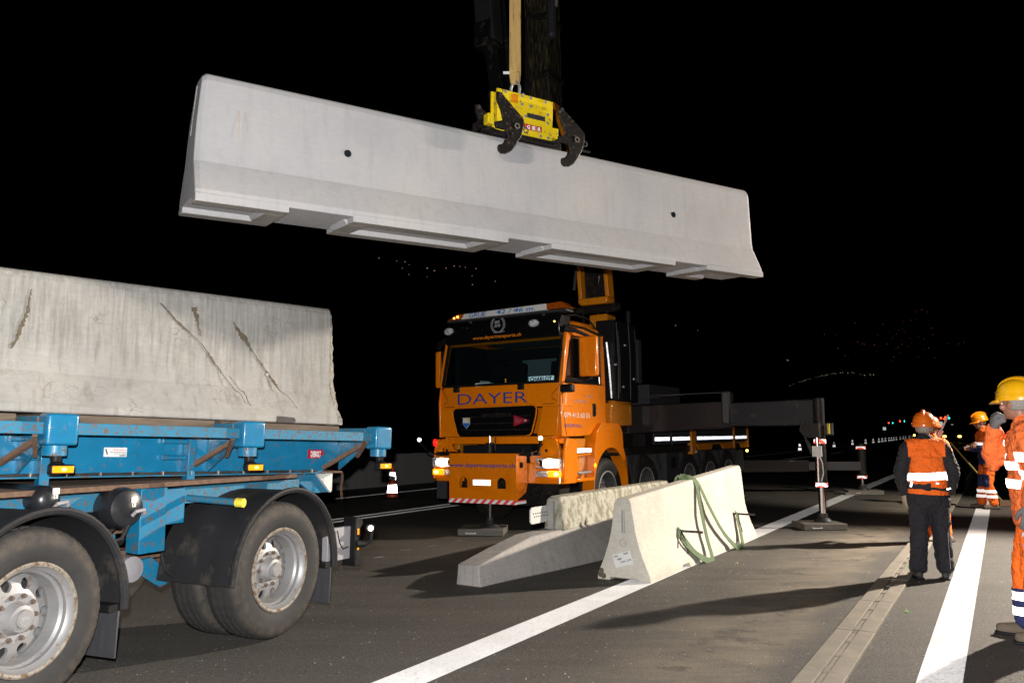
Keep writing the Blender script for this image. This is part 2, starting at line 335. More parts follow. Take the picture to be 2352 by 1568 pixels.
# ------------------------------------------------------------------ geometry helpers
class MB:
    def __init__(s): s.v = []; s.f = []; s.mi = []; s.m = 0
    def add(s, vs, fs):
        o = len(s.v); s.v += [tuple(x) for x in vs]
        for f in fs: s.f.append(tuple(i+o for i in f)); s.mi.append(s.m)
        return s
    def box(s, c, d, rot=None):
        x, y, z = (k/2 for k in d); c = Vector(c)
        vs = [Vector((a*x, b*y, e*z)) for a in (-1, 1) for b in (-1, 1) for e in (-1, 1)]
        if rot is not None:
            q = Euler(rot).to_matrix(); vs = [q @ p for p in vs]
        return s.add([p+c for p in vs], [(0, 1, 3, 2), (4, 6, 7, 5), (0, 4, 5, 1), (2, 3, 7, 6), (0, 2, 6, 4), (1, 5, 7, 3)])
    def bb(s, x0, x1, y0, y1, z0, z1): return s.box(((x0+x1)/2, (y0+y1)/2, (z0+z1)/2), (abs(x1-x0), abs(y1-y0), abs(z1-z0)))
    def prism(s, poly, axis, a, b):
        def P(p, t): return {'x': (t, p[0], p[1]), 'y': (p[0], t, p[1]), 'z': (p[0], p[1], t)}[axis]
        n = len(poly); vs = [P(p, a) for p in poly]+[P(p, b) for p in poly]
        return s.add(vs, [tuple(range(n))[::-1], tuple(range(n, 2*n))]+[(i, (i+1) % n, n+(i+1) % n, n+i) for i in range(n)])
    def loft(s, rings, cap=True):
        n = len(rings[0]); vs = [p for r in rings for p in r]; fs = []
        for k in range(len(rings)-1):
            for i in range(n): fs.append((k*n+i, k*n+(i+1) % n, (k+1)*n+(i+1) % n, (k+1)*n+i))
        if cap: fs += [tuple(range(n))[::-1], tuple(range((len(rings)-1)*n, len(rings)*n))]
        return s.add(vs, fs)
    def tube(s, pts, r, n=8, flat=1.0):
        pts = [Vector(p) for p in pts]; rs = r if hasattr(r, '__len__') else [r]*len(pts); rings = []; pu = None
        for i, p in enumerate(pts):
            d = (pts[min(i+1, len(pts)-1)]-pts[max(i-1, 0)]).normalized()
            u = pu - d*pu.dot(d) if pu is not None else d.orthogonal()
            u.normalize(); pu = u; w_ = d.cross(u)
            rings.append([p+(u*math.cos(2*math.pi*k/n)+w_*math.sin(2*math.pi*k/n)*flat)*rs[i] for k in range(n)])
        return s.loft(rings)
    def cyl(s, a, b, r0, r1=None, n=20): return s.tube([a, b], [r0, r0 if r1 is None else r1], n)
    def lathe(s, prof, c, axis='y', n=32, mod=None):
        c = Vector(c); rings = []
        for k, (r, h) in enumerate(prof):
            ring = []
            for i in range(n):
                a = 2*math.pi*i/n; rr = r*(mod(k, i) if mod else 1); u, v = rr*math.cos(a), rr*math.sin(a)
                ring.append(c+Vector({'y': (u, h, v), 'z': (u, v, h), 'x': (h, u, v)}[axis]))
            rings.append(ring)
        return s.loft(rings, cap=False)
    def disc(s, c, r, axis='y', n=24, h=.004): 
        c = Vector(c); d = Vector({'x': (h, 0, 0), 'y': (0, h, 0), 'z': (0, 0, h)}[axis]); return s.cyl(c-d/2, c+d/2, r, n=n)
    def ball(s, c, r, n=12, sc_=(1, 1, 1)):
        c = Vector(c); rings = []
        for k in range(1, n):
            a = math.pi*k/n
            rings.append([c+Vector((math.sin(a)*math.cos(2*math.pi*i/(2*n))*r*sc_[0], math.sin(a)*math.sin(2*math.pi*i/(2*n))*r*sc_[1], math.cos(a)*r*sc_[2])) for i in range(2*n)])
        return s.loft(rings)
    def strip(s, pts, wv, th):
        """flat band of width vectors wv (one or one per point) and thickness th"""
        pts = [Vector(p) for p in pts]; rings = []
        for i, p in enumerate(pts):
            d = (pts[min(i+1, len(pts)-1)]-pts[max(i-1, 0)]).normalized()
            w_ = Vector(wv[i] if hasattr(wv[0], '__len__') else wv)/2; nn = d.cross(w_).normalized()*th/2
            rings.append([p-w_-nn, p+w_-nn, p+w_+nn, p-w_+nn])
        return s.loft(rings)
def mesh_of(name, mb):
    me = bpy.data.meshes.new(name); me.from_pydata(mb.v, [], mb.f); 
    bm = bmesh.new(); bm.from_mesh(me); bmesh.ops.recalc_face_normals(bm, faces=bm.faces); bm.to_mesh(me); bm.free()
    return me
def part(name, mb, mat, parent=None, bevel=0, smooth=False, label=None, kind=None, mats=None, seg=2):
    me = mb if isinstance(mb, bpy.types.Mesh) else mesh_of(name, mb)
    if not me.materials:
        for m_ in (mats or [mat]): me.materials.append(M[m_] if isinstance(m_, str) else m_)
        if mats and not isinstance(mb, bpy.types.Mesh): me.polygons.foreach_set('material_index', mb.mi)
    o = bpy.data.objects.new(name, me); COL.objects.link(o)
    if parent is not None: o.parent = parent
    if smooth:
        for p in me.polygons: p.use_smooth = True
        try: me.set_sharp_from_angle(angle=R(smooth if smooth is not True else 35))
        except Exception: pass
    if bevel:
        b = o.modifiers.new('bevel', 'BEVEL'); b.width = bevel; b.segments = seg; b.limit_method = 'ANGLE'; b.angle_limit = R(30)
        for p in me.polygons: p.use_smooth = True
        try: me.set_sharp_from_angle(angle=R(35))
        except Exception: pass
    if label: o['label'] = label
    if kind: o['kind'] = kind
    return o
def tag(o, label, cat, group=None):
    o['label'] = label; o['category'] = cat
    if group: o['group'] = group
    return o
def thing(name, label, cat, loc=(0, 0, 0), rot=(0, 0, 0), group=None):
    o = bpy.data.objects.new(name, None); COL.objects.link(o); o.location = loc; o.rotation_euler = rot; o.empty_display_size = .2
    return tag(o, label, cat, group)
def copy_tree(o, parent=None):
    c = o.copy(); COL.objects.link(c); c.parent = parent
    for ch in list(o.children): copy_tree(ch, c)
    return c
def struct(name, mb, mat, **k):
    o = part(name, mb, mat, **k); o['kind'] = 'structure'; return o
def text(name, s, mat, parent, at, xdir, up, height, width=None, depth=.002, shear=0, bold=0, align='LEFT', label=None):
    cu = bpy.data.curves.new(name, 'FONT'); cu.body = s; cu.size = 1; cu.extrude = 0; cu.shear = shear; cu.offset = bold; cu.align_x = align
    cu.resolution_u = 3
    to = bpy.data.objects.new('tmp', cu); COL.objects.link(to)
    dg = bpy.context.evaluated_depsgraph_get(); dg.update()
    me = bpy.data.meshes.new_from_object(to.evaluated_get(dg)); bpy.data.objects.remove(to)
    me.name = name
    xs = [v.co.x for v in me.vertices]; ys = [v.co.y for v in me.vertices]
    x0, x1, y1 = min(xs), max(xs), max(ys); kx = ky = height/y1
    if width: kx = width/(x1-x0)
    xd = Vector(xdir).normalized(); u = Vector(up).normalized(); nn = xd.cross(u); at = Vector(at)
    for v in me.vertices: 
        x, y = v.co.x, v.co.y
        v.co = at + xd*((x-(x0 if align == 'LEFT' else (x0+x1)/2))*kx) + u*y*ky + nn*depth
    me.materials.append(M[mat] if isinstance(mat, str) else mat)
    o = bpy.data.objects.new(name, me); COL.objects.link(o); o.parent = parent
    if label: o['label'] = label
    return o
def bake(o):
    """replace an object's mesh by the evaluated result of its modifiers"""
    dg = bpy.context.evaluated_depsgraph_get(); dg.update()
    me = bpy.data.meshes.new_from_object(o.evaluated_get(dg)); o.modifiers.clear(); o.data = me; return o
def on_road(t, s):  # road frame: s metres along it, t metres to the right of the camera's track
    h = R(31.2); return (math.sin(h)*s+math.cos(h)*t, math.cos(h)*s-math.sin(h)*t)

exec_order = []
# ------------------------------------------------------------------ ground, road markings, hills
g = MB(); g.add([(-2500, -1500, 0), (2500, -1500, 0), (2500, 3000, 0), (-2500, 3000, 0)], [(0, 1, 2, 3)])
struct('road', g, 'asphalt')
def stripe(name, t0, t1, s0, s1, z=.004, n=1):
    m = MB(); p = [(*on_road(t0, s0), z), (*on_road(t1, s0), z), (*on_road(t1, s1), z), (*on_road(t0, s1), z)]
    m.add(p, [(0, 1, 2, 3)]); return struct(name, m, 'paint')
stripe('lane_line', -3.31, -3.03, -2, 140)
stripe('edge_line', -.53, -.29, -2, 140)
stripe('double_line', -9.55, -9.42, 8, 60)
stripe('double_line', -9.83, -9.70, 9.6, 60)
stripe('far_edge_line', -12.75, -12.60, 8, 160)
def quadline(name, a, b, wdt):
    a, b = Vector((*a, .004)), Vector((*b, .004)); d = (b-a).normalized(); n = Vector((-d.y, d.x, 0))*wdt/2
    m = MB(); m.add([a-n, a+n, b+n, b-n], [(0, 1, 2, 3)]); return struct(name, m, 'paint')
quadline('lane_dash', (9.3, 27.9), (12.1, 31.7), .16)
for a, b in (((-1.63, 9.75), (-1.53, 9.85)), ((-1.40, 10.34), (-1.29, 10.42)), ((-1.08, 10.72), (-.98, 10.79)), ((-.77, 11.22), (-.68, 11.27)),
             ((4.9, 17.6), (5.2, 17.9)), ((5.6, 18.5), (5.8, 18.7)), ((6.2, 19.2), (6.5, 19.5)), ((6.9, 20.1), (7.1, 20.4)), ((7.7, 21.2), (8.0, 21.6)), ((-3.05, 8.25), (-2.85, 8.4))):
    quadline('chalk_dash', a, b, .012)
# slot drain beside the edge line, made of precast pieces laid end to end
dr = thing('slot_drain', 'long concrete slot drain of precast pieces running beside the white edge line', 'drain')
dm = MB(); Lb = 1.19
dm.bb(0, Lb, -.135, -.022, 0, .03); dm.bb(0, Lb, .022, .135, 0, .026)
dm.bb(0, Lb, -.022, .022, 0, .010)
for k in range(3): dm.prism([(k*.4+.08, -.022), (k*.4+.2, -.022), (k*.4+.165, .022), (k*.4+.045, .022)], 'z', 0, .020)
first = None
for k in range(34):
    if first is None: first = part('channel_piece', dm, 'channel', dr, bevel=.006); o = first
    else: o = first.copy(); COL.objects.link(o)
    x, y = on_road(-1.02, -.6+k*1.2); o.location = (x, y, .001+random.uniform(-.0, .002)); o.rotation_euler = (0, 0, R(90-31.2)+random.uniform(-.002, .002))
# dark hillsides round the valley and the lights of the villages on them
hm = MB(); rings = []
def hillz(r, a): return max(-2, .42*(r-820))*(1+.15*math.sin(a*5))
for r in (810, 1100, 1600, 2300, 3400): rings.append([(r*math.sin(a), r*math.cos(a), hillz(r, a)) for a in [R(-75+150*i/40) for i in range(41)]])
hv = [p for r_ in rings for p in r_]; hf = [(k*41+i, k*41+i+1, (k+1)*41+i+1, (k+1)*41+i) for k in range(4) for i in range(40)]
hm.add(hv, hf); struct('hills', hm, 'hill')
def town(name, pts, mat, r=1.15):
    m = MB()
    for (u, v, k) in pts:
        d = Vector(((u-1176)/1850, 1, (988-v)/1850)); a = math.atan2(d.x, 1); q = 500
        while q < 3300 and d.z*q < hillz(math.hypot(d.x, 1)*q, a): q += 10
        q = 820
        while q < 3300 and 1.5+d.z*q > hillz(math.hypot(d.x, 1)*q, a)+3: q += 6
        p = Vector((0, 0, 1.5))+d*q; rr = r*k*q/1300
        m.add([p+Vector(e)*rr for e in ((1, 0, 0), (-1, 0, 0), (0, 1, 0), (0, -1, 0), (0, 0, 1), (0, 0, -1))],
              [(0, 2, 4), (2, 1, 4), (1, 3, 4), (3, 0, 4), (2, 0, 5), (1, 2, 5), (3, 1, 5), (0, 3, 5)])
    o = part(name, m, mat); o['kind'] = 'stuff'; o['label'] = 'scattered lights of a distant village on the dark hillside'; return o
tw = [(865, 588, 1), (907, 595, .7), (926, 597, .9), (936, 604, .6), (920, 612, .7), (978, 612, 1.2), (995, 618, 1), (1022, 612, .9), (1041, 607, 1), (1054, 608, .7), (1067, 610, .7), (1092, 613, .9), (936, 627, .7), (978, 632, .5), (1083, 630, .7), (1084, 651, .9), (1137, 643, .7),
      (1555, 747, .9), (1813, 828, .9), (1810, 827, .8), (1606, 758, .6)]
tw2 = []
for i in range(60):
    tw2.append((random.gauss(2062, 60), random.gauss(780, 26), random.uniform(.35, .8)))
town('village_lights', tw, 'townwarm'); town('village_lights', tw2, 'towndim')
cw = []
for i in range(30):
    u = i/29; x = 1815+195*u+random.uniform(-3, 3); y = 885-28*math.sin(min(1, u*1.5)*math.pi/2)+random.uniform(-1.5, 1.5)+(4 if u > .8 else 0)*u; cw.append((x, y, random.uniform(.4, .8)))
town('road_lights', cw, 'towncool')['label'] = 'string of pale street lights along a far hillside road'

# ------------------------------------------------------------------ precast barriers
def newjersey(z0, H, base=.30, kz=.30, kh=.155, top=.10):
    """right half then left half of the section, as (y, z)"""
    half = [(base, z0), (base-.003, z0+.05), (base-.022, z0+.085), (kh+.045, kz-.045), (kh+.018, kz+.0), (kh+.004, kz+.07), (kh+.004+(top+.008-kh)*.18, kz+.17), (kh+.004+(top+.008-kh)*.5, kz+.33), (top+.012, H-.06), (top-.004, H-.018), (top-.03, H)]
    return [(-y, z) for y, z in half]+[(y, z) for y, z in reversed(half)]
def frame_euler(yaw, pitch, roll): return (roll, pitch, yaw)

# 1. the barrier hanging from the crane
sb = thing('concrete_barrier', 'long pale concrete barrier hanging tilted in the air from the yellow clamp', 'concrete barrier', (-2.363, 5.703, 3.100), frame_euler(.5714, -.0109, .0418), 'precast concrete barriers')
LB = 5.86
body = MB(); sec = newjersey(.040, 1.0, kz=.32)
rings = []
for x, ins in ((0, .028), (.035, 0), (1.08, 0), (1.24, 0), (3, 0), (4.6, 0), (4.76, 0), (LB-.035, 0), (LB, .028)):
    e_ = .055*(1 if x < .1 else 0); rings.append([(x+e_*z**2, y*(1-ins*2.2), z-(ins if z > .9 else 0)) for y, z in sec])
body.loft(rings)
bo = part('barrier_body', body, 'conc_new', sb, bevel=.008)
cut = MB()
for x, z in ((1.161, .575), (4.683, .558)): cut.cyl((x, -.5, z), (x, .5, z), .028, n=20)
co = part('cutter', cut, 'hole'); co.parent = sb
md = bo.modifiers.new('bore', 'BOOLEAN'); md.object = co; md.operation = 'DIFFERENCE'; md.solver = 'EXACT'
bo.modifiers.move(1, 0); bake(bo); bpy.data.objects.remove(co)
for p_ in bo.data.polygons: p_.use_smooth = True
bo.data.set_sharp_from_angle(angle=R(10))
for x, z in ((1.161, .575), (4.683, .558)):
    m = MB(); m.cyl((x, -.146, z), (x, .146, z), .0283, n=20); part('bore_shade_plug', m, 'hole', sb)  # black plug in each bore; its colour stands for the shade inside
for x0, x1, openl, openr in ((0, .66, 1, 0), (1.16, 2.58, 0, 0), (3.04, 4.56, 0, 0), (5.0, LB, 0, 1)):
    m = MB(); tp = .042
    m.prism([(-.3008, 0), (-.17, 0), (-.15, tp+.02), (-.3008, tp+.02)], 'x', x0, x1 if not openr else x1)
    m.prism([(.17, 0), (.30, 0), (.30, tp), (.15, tp)], 'x', x0, x1 if not openr else x1-.42)
    if not openl: m.prism([(x0, 0), (x0+.15, 0), (x0+.18, tp), (x0-.03, tp)], 'y', -.172, .172)
    if not openr: m.prism([(x1-.15, 0), (x1, 0), (x1+.03, tp), (x1-.18, tp)], 'y', -.172, .172)
    fo = part('barrier_foot', m, 'conc_new', sb, bevel=.006); fo.data.materials.append(M['conc_under'])
    for p_ in fo.data.polygons:
        if p_.normal.z < -.9 and p_.center.z < .01: p_.material_index = 1  # downward faces get the darker, browner concrete
def facing(y_of_z, x, z, out=.0015): return (x, -y_of_z(z)-out, z)
yz_new = lambda z: .104+(.16-.104)*max(0, (.93-z))/.47
m = MB()
for (x, z0, z1, wd) in ((.305, .985, .78, .026), (.315, .80, .52, .012), (.36, .975, .68, .009), (.378, .97, .60, .007), (.395, .97, .72, .006)):
    pts = [facing(yz_new, x+random.uniform(-.004, .004), z0+(z1-z0)*k/8) for k in range(9)]
    if z0 > .93: pts = [facing(lambda z: .104, x, .94)]+[p for p in pts if p[2] < .93]
    m.strip(pts, [(wd*(1-.7*k/len(pts))*random.uniform(.7, 1.2), 0, 0) for k in range(len(pts))], .0008)
part('rust_run', m, 'ruststain', sb)
# joint plate at the left end
m = MB(); m.prism([(.012, .55), (.03, .55), (.062, .93), (.043, .93)], 'y', .035, .060); part('end_tongue', m, 'galv', sb)

# 2. the old cracked barrier lying on the trailer, rising in height to the right
DECK_O = Vector((-1.709, 6.0, 1.506)); DECK_E = (0, .0268, R(52))
tb = thing('concrete_barrier', 'weathered cracked concrete barrier lying on the timber of the blue trailer', 'concrete barrier', DECK_O, DECK_E, 'precast concrete barriers')
zb = .068; Hof = lambda x: 1.050+.043*(x-.98)
rings = []; yc = .82
for k in range(29):
    x = -5.0+5.975*k/28
    sec = newjersey(0, Hof(x), base=.30, kz=.27, kh=.165, top=.115)
    rings.append([(x, y+yc, z+zb) for y, z in sec])
# ragged broken end
sec = newjersey(0, Hof(.98), base=.30, kz=.27, kh=.165, top=.115)
m = MB(); m.loft(rings); bo = part('barrier_body', m, 'conc_old', tb, bevel=.012); bo.data.set_sharp_from_angle(angle=R(12))
br = MB(); rr = []
for k, (dx, sh) in enumerate(((0, .0), (.012, .012), (.02, .05))):
    ring = []
    for i, (y, z) in enumerate(sec):
        zz = .03+(z-.03)*(1-sh*.3); jag = random.uniform(-.008, .012) if k else 0
        bite = -.05 if (k and .12 < z < .22) else 0
        ring.append((.972+dx+jag+bite+(.045*(1-z/1.0) if k else 0)*.6, yc+y*(1-sh), zz+zb))
    rr.append(ring)
br.loft(rr); bo = part('broken_end', br, 'conc_broken', tb)
sd = bo.modifiers.new('s', 'SUBSURF'); sd.subdivision_type = 'SIMPLE'; sd.levels = sd.render_levels = 3
tx = bpy.data.textures.new('chips', 'CLOUDS'); tx.noise_scale = .05
dp = bo.modifiers.new('d', 'DISPLACE'); dp.texture = tx; dp.strength = .03; dp.mid_level = .5
# cracks: (points in metres along and up the visible face, widths)
def yface(z): # outward offset of the sloping face at height z
    z -= zb
    if z > .39: return .165+.004-(.165+.004-.127)*(z-.39)/(.93-.39)
    if z > .24: return .22-(z-.24)*(.22-.169)/.15
    return .255
def crack(name, pts, widths, mat='crack', steps=9, jit=.006):
    m = MB(); P = []; W = []
    for i in range(len(pts)-1):
        for k in range(steps):
            u = k/steps; x = pts[i][0]*(1-u)+pts[i+1][0]*u; z = pts[i][1]*(1-u)+pts[i+1][1]*u
            x += random.uniform(-jit, jit); w_ = (widths[i]*(1-u)+widths[i+1]*u)*random.uniform(.55, 1.3)
            w_ *= 1.15; P.append((x, yc-yface(z)-.003, z)); W.append((w_, 0, w_*.25))
    m.strip(P, W, .002); return part(name, m, mat, tb)
from_px = lambda x, y: (x, y)
CR = {'cr1': ([(-.63, .92), (-.50, .80), (-.30, .66), (-.20, .54), (-.10, .42), (.08, .18)], [.01, .022, .005, .014, .005, .003]),
      'cr2': ([(-.02, .86), (.08, .74), (.17, .63), (.29, .50), (.36, .40), (.40, .34), (.62, .14)], [.008, .045, .008, .012, .03, .005, .002]),
      'cr3': ([(-1.52, .88), (-1.54, .72), (-1.58, .58), (-1.62, .46)], [.008, .02, .03, .012]),
      'cr4': ([(-.36, .93), (-.33, .82), (-.30, .70)], [.04, .02, .004]),
      'cr5': ([(-.05, .42), (.05, .28), (.14, .14)], [.003, .006, .004])}
for k, (p, w_) in CR.items(): crack('crack', p, w_)
m = MB(); m.disc((.305, yc-yface(.46)-.004, .46), .012, 'y', 16, .006); part('steel_plug', m, 'galv', tb)
m = MB(); m.prism([(.33, zb), (.335, zb+.052), (.50, zb+.045), (.52, zb+.02), (.50, zb)], 'y', yc-.3035, yc-.25); part('lifting_notch', m, 'steel', tb)
# 3. the cream barrier standing on the lane line with the green sling over it
nb = thing('concrete_barrier', 'cream concrete barrier on the white lane line with a green sling draped over it', 'concrete barrier', (.87, 8.43, .0), (0, 0, R(58.8)), 'precast concrete barriers')
rings = []
for k in range(25):
    x = 4.03*k/24; H = .815+.185*x/4.03
    half = [(.29, 0), (.285, .055), (.27, .09), (.21, .23), (.165, .36), (.135, .48), (.09, H-.06), (.078, H-.02), (.06, H)]
    ins = .012 if k in (0, 24) else 0
    rings.append([(x, -.29-y*(1-ins), z) for y, z in half]+[(x, -.29+y*(1-ins), z) for y, z in reversed(half)])
m = MB(); m.loft(rings); bo = part('barrier_body', m, 'conc_cream', nb, bevel=.01)
cut = MB(); cut.bb(-.1, .13, -.44, -.14, -.02, .03); cut.prism([(.93, -.02), (1.19, -.02), (1.16, .05), (.96, .05)], 'y', -.7, .1); cut.prism([(2.93, -.02), (3.19, -.02), (3.16, .05), (2.96, .05)], 'y', -.7, .1)
cut.bb(-.05, .02, -.305, -.275, .47, .70)
co = part('cutter', cut, 'hole'); co.parent = nb
md = bo.modifiers.new('bore', 'BOOLEAN'); md.object = co; md.solver = 'EXACT'; bo.modifiers.move(1, 0); bake(bo); bpy.data.objects.remove(co)
m = MB(); m.cyl((.012, -.29, .48), (.012, -.29, .69), .011); part('slot_bar', m, 'galv', nb)
m = MB(); m.lathe([(.038, -.003), (.033, -.003), (.033, .004), (.038, .004)], (0, -.29, .375), 'x', 20); part('cast_ring', m, 'conc_grey', nb)
lab = MB(); lab.box((-.003, -.285, .215), (.004, .20, .13), (R(-16), 0, 0)); lo = part('paper_label', lab, 'paper', nb)
rq = Matrix.Rotation(R(-16), 3, 'X')
for i, (t_, h_, dy, dz, wd) in enumerate((('ARSA', .016, .09, .035, .05), ('TRIMOR', .016, -.02, .040, .06), ('3400', .02, .06, .0, .05), ('Lager 12.03', .02, .03, -.03, .12))):
    text('label_text', t_, 'blacktext', nb, Vector((-.0052, -.285, .215))+rq @ Vector((0, dy, dz)), rq @ Vector((0, -1, 0)), rq @ Vector((0, 0, 1)), h_, wd, .001, bold=.02)
m = MB()
for (y, z, r_) in ((-.045, .05, .035), (-.07, .035, .03), (-.05, .09, .025)): m.ball((-.0, y, z), r_, 6, (.12, 1, 1))
part('moss_patch', m, 'crack', nb)
for x in (1.15, 3.35):
    z = .385; y0 = -.29-.15
    m = MB(); m.cyl((x, y0+.12, z), (x+.10, y0-.27, z-.01), .013); part('lifting_pin', m, 'steel', nb)
# 4. the mossy start block behind it: low wedge, then full section with a steel tongue plate
b2 = thing('concrete_barrier', 'mossy ramped concrete barrier end piece with a perforated steel plate, behind the cream barrier', 'concrete barrier', (-.55, 8.10, 0), (0, 0, R(58.8)), 'precast concrete barriers')
m = MB(); rings = []
for x, zt, yl, yr, yt0, yt1 in ((0, .20, .0, -.29, -.02, -.27), (.5, .30, .02, -.36, -.05, -.29), (.95, .385, .04, -.44, -.10, -.33), (1.5, .39, .05, -.53, -.12, -.36), (2.0, .40, .05, -.60, -.14, -.38), (5.0, .40, .05, -.62, -.14, -.38)):
    zc = zt*.62; rings.append([(x, yl, 0), (x, yl-.01, zc*.6), (x, yt0, zt), (x, yt1, zt), (x, yr+.06 if x > .6 else yr+.02, zc*.9), (x, yr+.01, zc*.35), (x, yr, 0)])
m.loft(rings); part('ramp_block', m, 'conc_grey', b2, bevel=.012)
m = MB(); rings = []
for x in (1.55, 1.62, 2.0, 3, 4, 5.0):
    H = .755 if x > 1.6 else .73
    rings.append([(x, -.13, .38), (x, -.165, H-.02), (x, -.185, H), (x, -.325, H), (x, -.345, H-.02), (x, -.385, .38)])
m.loft(rings); part('barrier_body', m, 'conc_moss', b2, bevel=.012)
m = MB(); m.bb(1.52, 1.549, -.27, -.20, .38, .70); part('end_insert', m, 'conc_grey', b2)
pl_ = MB(); pl_.prism([(1.15, .50), (1.18, .475), (1.56, .475), (1.56, .655), (1.18, .655), (1.15, .63)], 'y', -.185, -.170); part('tongue_plate', pl_, 'offwhite', b2, bevel=.002)
m = MB()
for r_ in range(2):
    for k in range(7): m.disc((1.215+k*.048+r_*.022, -.186, .585-r_*.035), .0085, 'y', 10, .004)
part('bolt_hole', m, 'hole', b2)

# ------------------------------------------------------------------ green lifting sling draped over the cream barrier
sl = thing('lifting_sling', 'green webbing sling draped over the cream barrier and looped on its two pins', 'sling', (.87, 8.43, 0), (0, 0, R(58.8)))
def webbing(pts, wv, n=10, th=.006, name='webbing', mat='slinggreen', par=None):
    P = []
    pts = [Vector(p) for p in pts]
    for i in range(len(pts)-1):
        p0, p1, p2, p3 = pts[max(i-1, 0)], pts[i], pts[i+1], pts[min(i+2, len(pts)-1)]
        for k in range(n):
            t = k/n; P.append(.5*((2*p1)+(-p0+p2)*t+(2*p0-5*p1+4*p2-p3)*t*t+(-p0+3*p1-3*p2+p3)*t**3))
    P.append(pts[-1])
    if len(wv) == 2:
        W_ = []
        for i, p in enumerate(P):
            d_ = (P[min(i+1, len(P)-1)]-P[max(i-1, 0)]).normalized(); q_ = d_.cross(Vector(wv[1])).normalized()*wv[0]
            if W_ and q_.dot(W_[-1]) < 0: q_ = -q_
            W_.append(q_)
        wv = W_
    m = MB(); m.strip(P, wv, th); return part(name, m, mat, par or sl)
webbing([(1.80, -.16, .40), (1.83, -.19, .86), (1.92, -.29, .915), (2.00, -.385, .86), (1.93, -.46, .60), (1.84, -.56, .25), (1.72, -.66, .03), (1.60, -.66, .012), (1.38, -.58, .12), (1.22, -.50, .30), (1.18, -.475, .375), (1.20, -.46, .405)], (.090, (0, -1, .45)))
webbing([(1.92, -.17, .45), (1.96, -.19, .875), (2.02, -.29, .925), (2.08, -.385, .86), (2.20, -.47, .60), (2.45, -.57, .25), (2.72, -.66, .035), (2.95, -.67, .02), (3.16, -.60, .12), (3.30, -.53, .27), (3.38, -.49, .38), (3.40, -.47, .41)], (.090, (0, -1, .45)))
m = MB()
for x, dx in ((1.17, .0), (3.37, .0)):
    for q in (0, .012): m.tube([(x+q, -.47, .40), (x+q+.03, -.50, .33), (x+q+.05, -.52, .24), (x+.03+q, -.55, .14)], .004, 6)
part('loop_cord', m, 'blackfab', sl)
webbing([(1.17, -.46, .40), (1.10, -.49, .33), (1.16, -.53, .24), (1.30, -.58, .13), (1.45, -.63, .04)], (.035, (0, -1, .45)), name='loop_end', mat='slinggreen')

# ------------------------------------------------------------------ blue trailer: deck, girder, swivelling two-axle bogie
tr = thing('flatbed_trailer', 'rusty blue flatbed trailer with amber side lamps carrying a concrete barrier', 'trailer', DECK_O, DECK_E)
m = MB(); m.bb(-6.0, 1.0, 0, .07, -.072, 0); part('side_rail', m, 'bluerust', tr, bevel=.004)
m = MB(); m.bb(-6.0, 1.0, 2.36, 2.43, -.072, 0); part('side_rail', m, 'bluerust', tr, bevel=.004)
for k, x in enumerate((-4.1, -2.83, -1.555, -.26, .985)):
    m = MB(); m.bb(x-.09, x+.09, -.055, .08, -.135, .05); bx_ = part('stake_pocket', m, 'blueclean', tr, bevel=.018, seg=3)
    m = MB(); m.cyl((x-.02, -.005, -.136), (x-.02, -.005, -.195), .066, n=24); part('pocket_spigot', m, 'blue', bx_, smooth=True)
    m = MB(); m.tube([(x-.015, -.02, -.195), (x-.015, -.02, -.23), (x-.01, -.03, -.26)], [.033, .03, .05], 14); part('lamp_stalk', m, 'plastic', bx_, smooth=True)
    m = MB(); m.bb(x-.06, x+.075, -.075, -.02, -.30, -.245); hs = part('lamp_housing', m, 'plastic', bx_, bevel=.008)
    m = MB(); m.bb(x-.052, x+.067, -.081, -.0752, -.292, -.253); part('side_lamp', m, 'ambersoft' , bx_, bevel=.003)
    m = MB(); m.ball((x+.01, -.084, -.272), .010, 6, (1.4, .6, 1)); part('lamp_bulb', m, 'amberhot', bx_)
    # bracket arm and gusset behind the pocket
    m = MB(); m.bb(x-.10, x+.10, .071, .46, -.015, .035); part('cross_arm', m, 'bluerust', tr, bevel=.004)
    m = MB(); m.tube([(x-.05, .10, -.08), (x-.20, .47, -.30)], .022, 4); m.tube([(x-.12, .03, -.075), (x-.02, .25, -.20)], .018, 4); part('gusset_strut', m, 'rustbrown', tr)
    m = MB(); m.prism([(.08, -.08), (.47, -.32), (.47, -.08)], 'x', x-.035, x-.02); part('gusset_plate', m, 'blue', tr)
# main girder, tapering up at the end
for yy in (.48, 1.94):
    m = MB(); m.prism([(-6, -.332), (.78, -.332), (1.02, -.20), (1.02, -.02), (-6, -.02)], 'y', yy, yy+.03); part('girder_web', m, 'blueclean', tr)
    m = MB(); m.bb(-6, .78, yy-.05, yy+.09, -.345, -.333); part('girder_flange', m, 'bluerust', tr, bevel=.002)
    m = MB(); m.prism([(.70, -.25), (1.0, -.215), (1.0, -.16), (.82, -.16)], 'y', yy-.012, yy-.002); part('end_plate', m, 'blue', tr)
m = MB()
m.bb(1.0, 1.03, .05, 2.4, -.09, .0); part('rear_beam', m, 'bluerust', tr)
m = MB(); m.tube([(-4, .415, -.323)]+[(-4+k*.12, .415, -.320-.004*(k % 2)) for k in range(1, 40)], .009, 6); part('cable_loom', m, 'steel', tr)
m = MB()
for k in range(22): m.box((-3.9+k*.215, .405, -.322), (.008, .022, .026))
part('cable_tie', m, 'galv', tr)
for x, in ((-1.45,), (-.46,), (-2.5,)):
    m = MB(); m.bb(x-.03, x+.03, .40, .47, -.40, -.09); part('girder_post', m, 'blue', tr, bevel=.004)
    for z in (-.10, -.215): 
        m = MB(); m.cyl((x-.20, .45, z), (x-.03, .45, z), .018); part('hinge_pin', m, 'blue', tr, smooth=True)
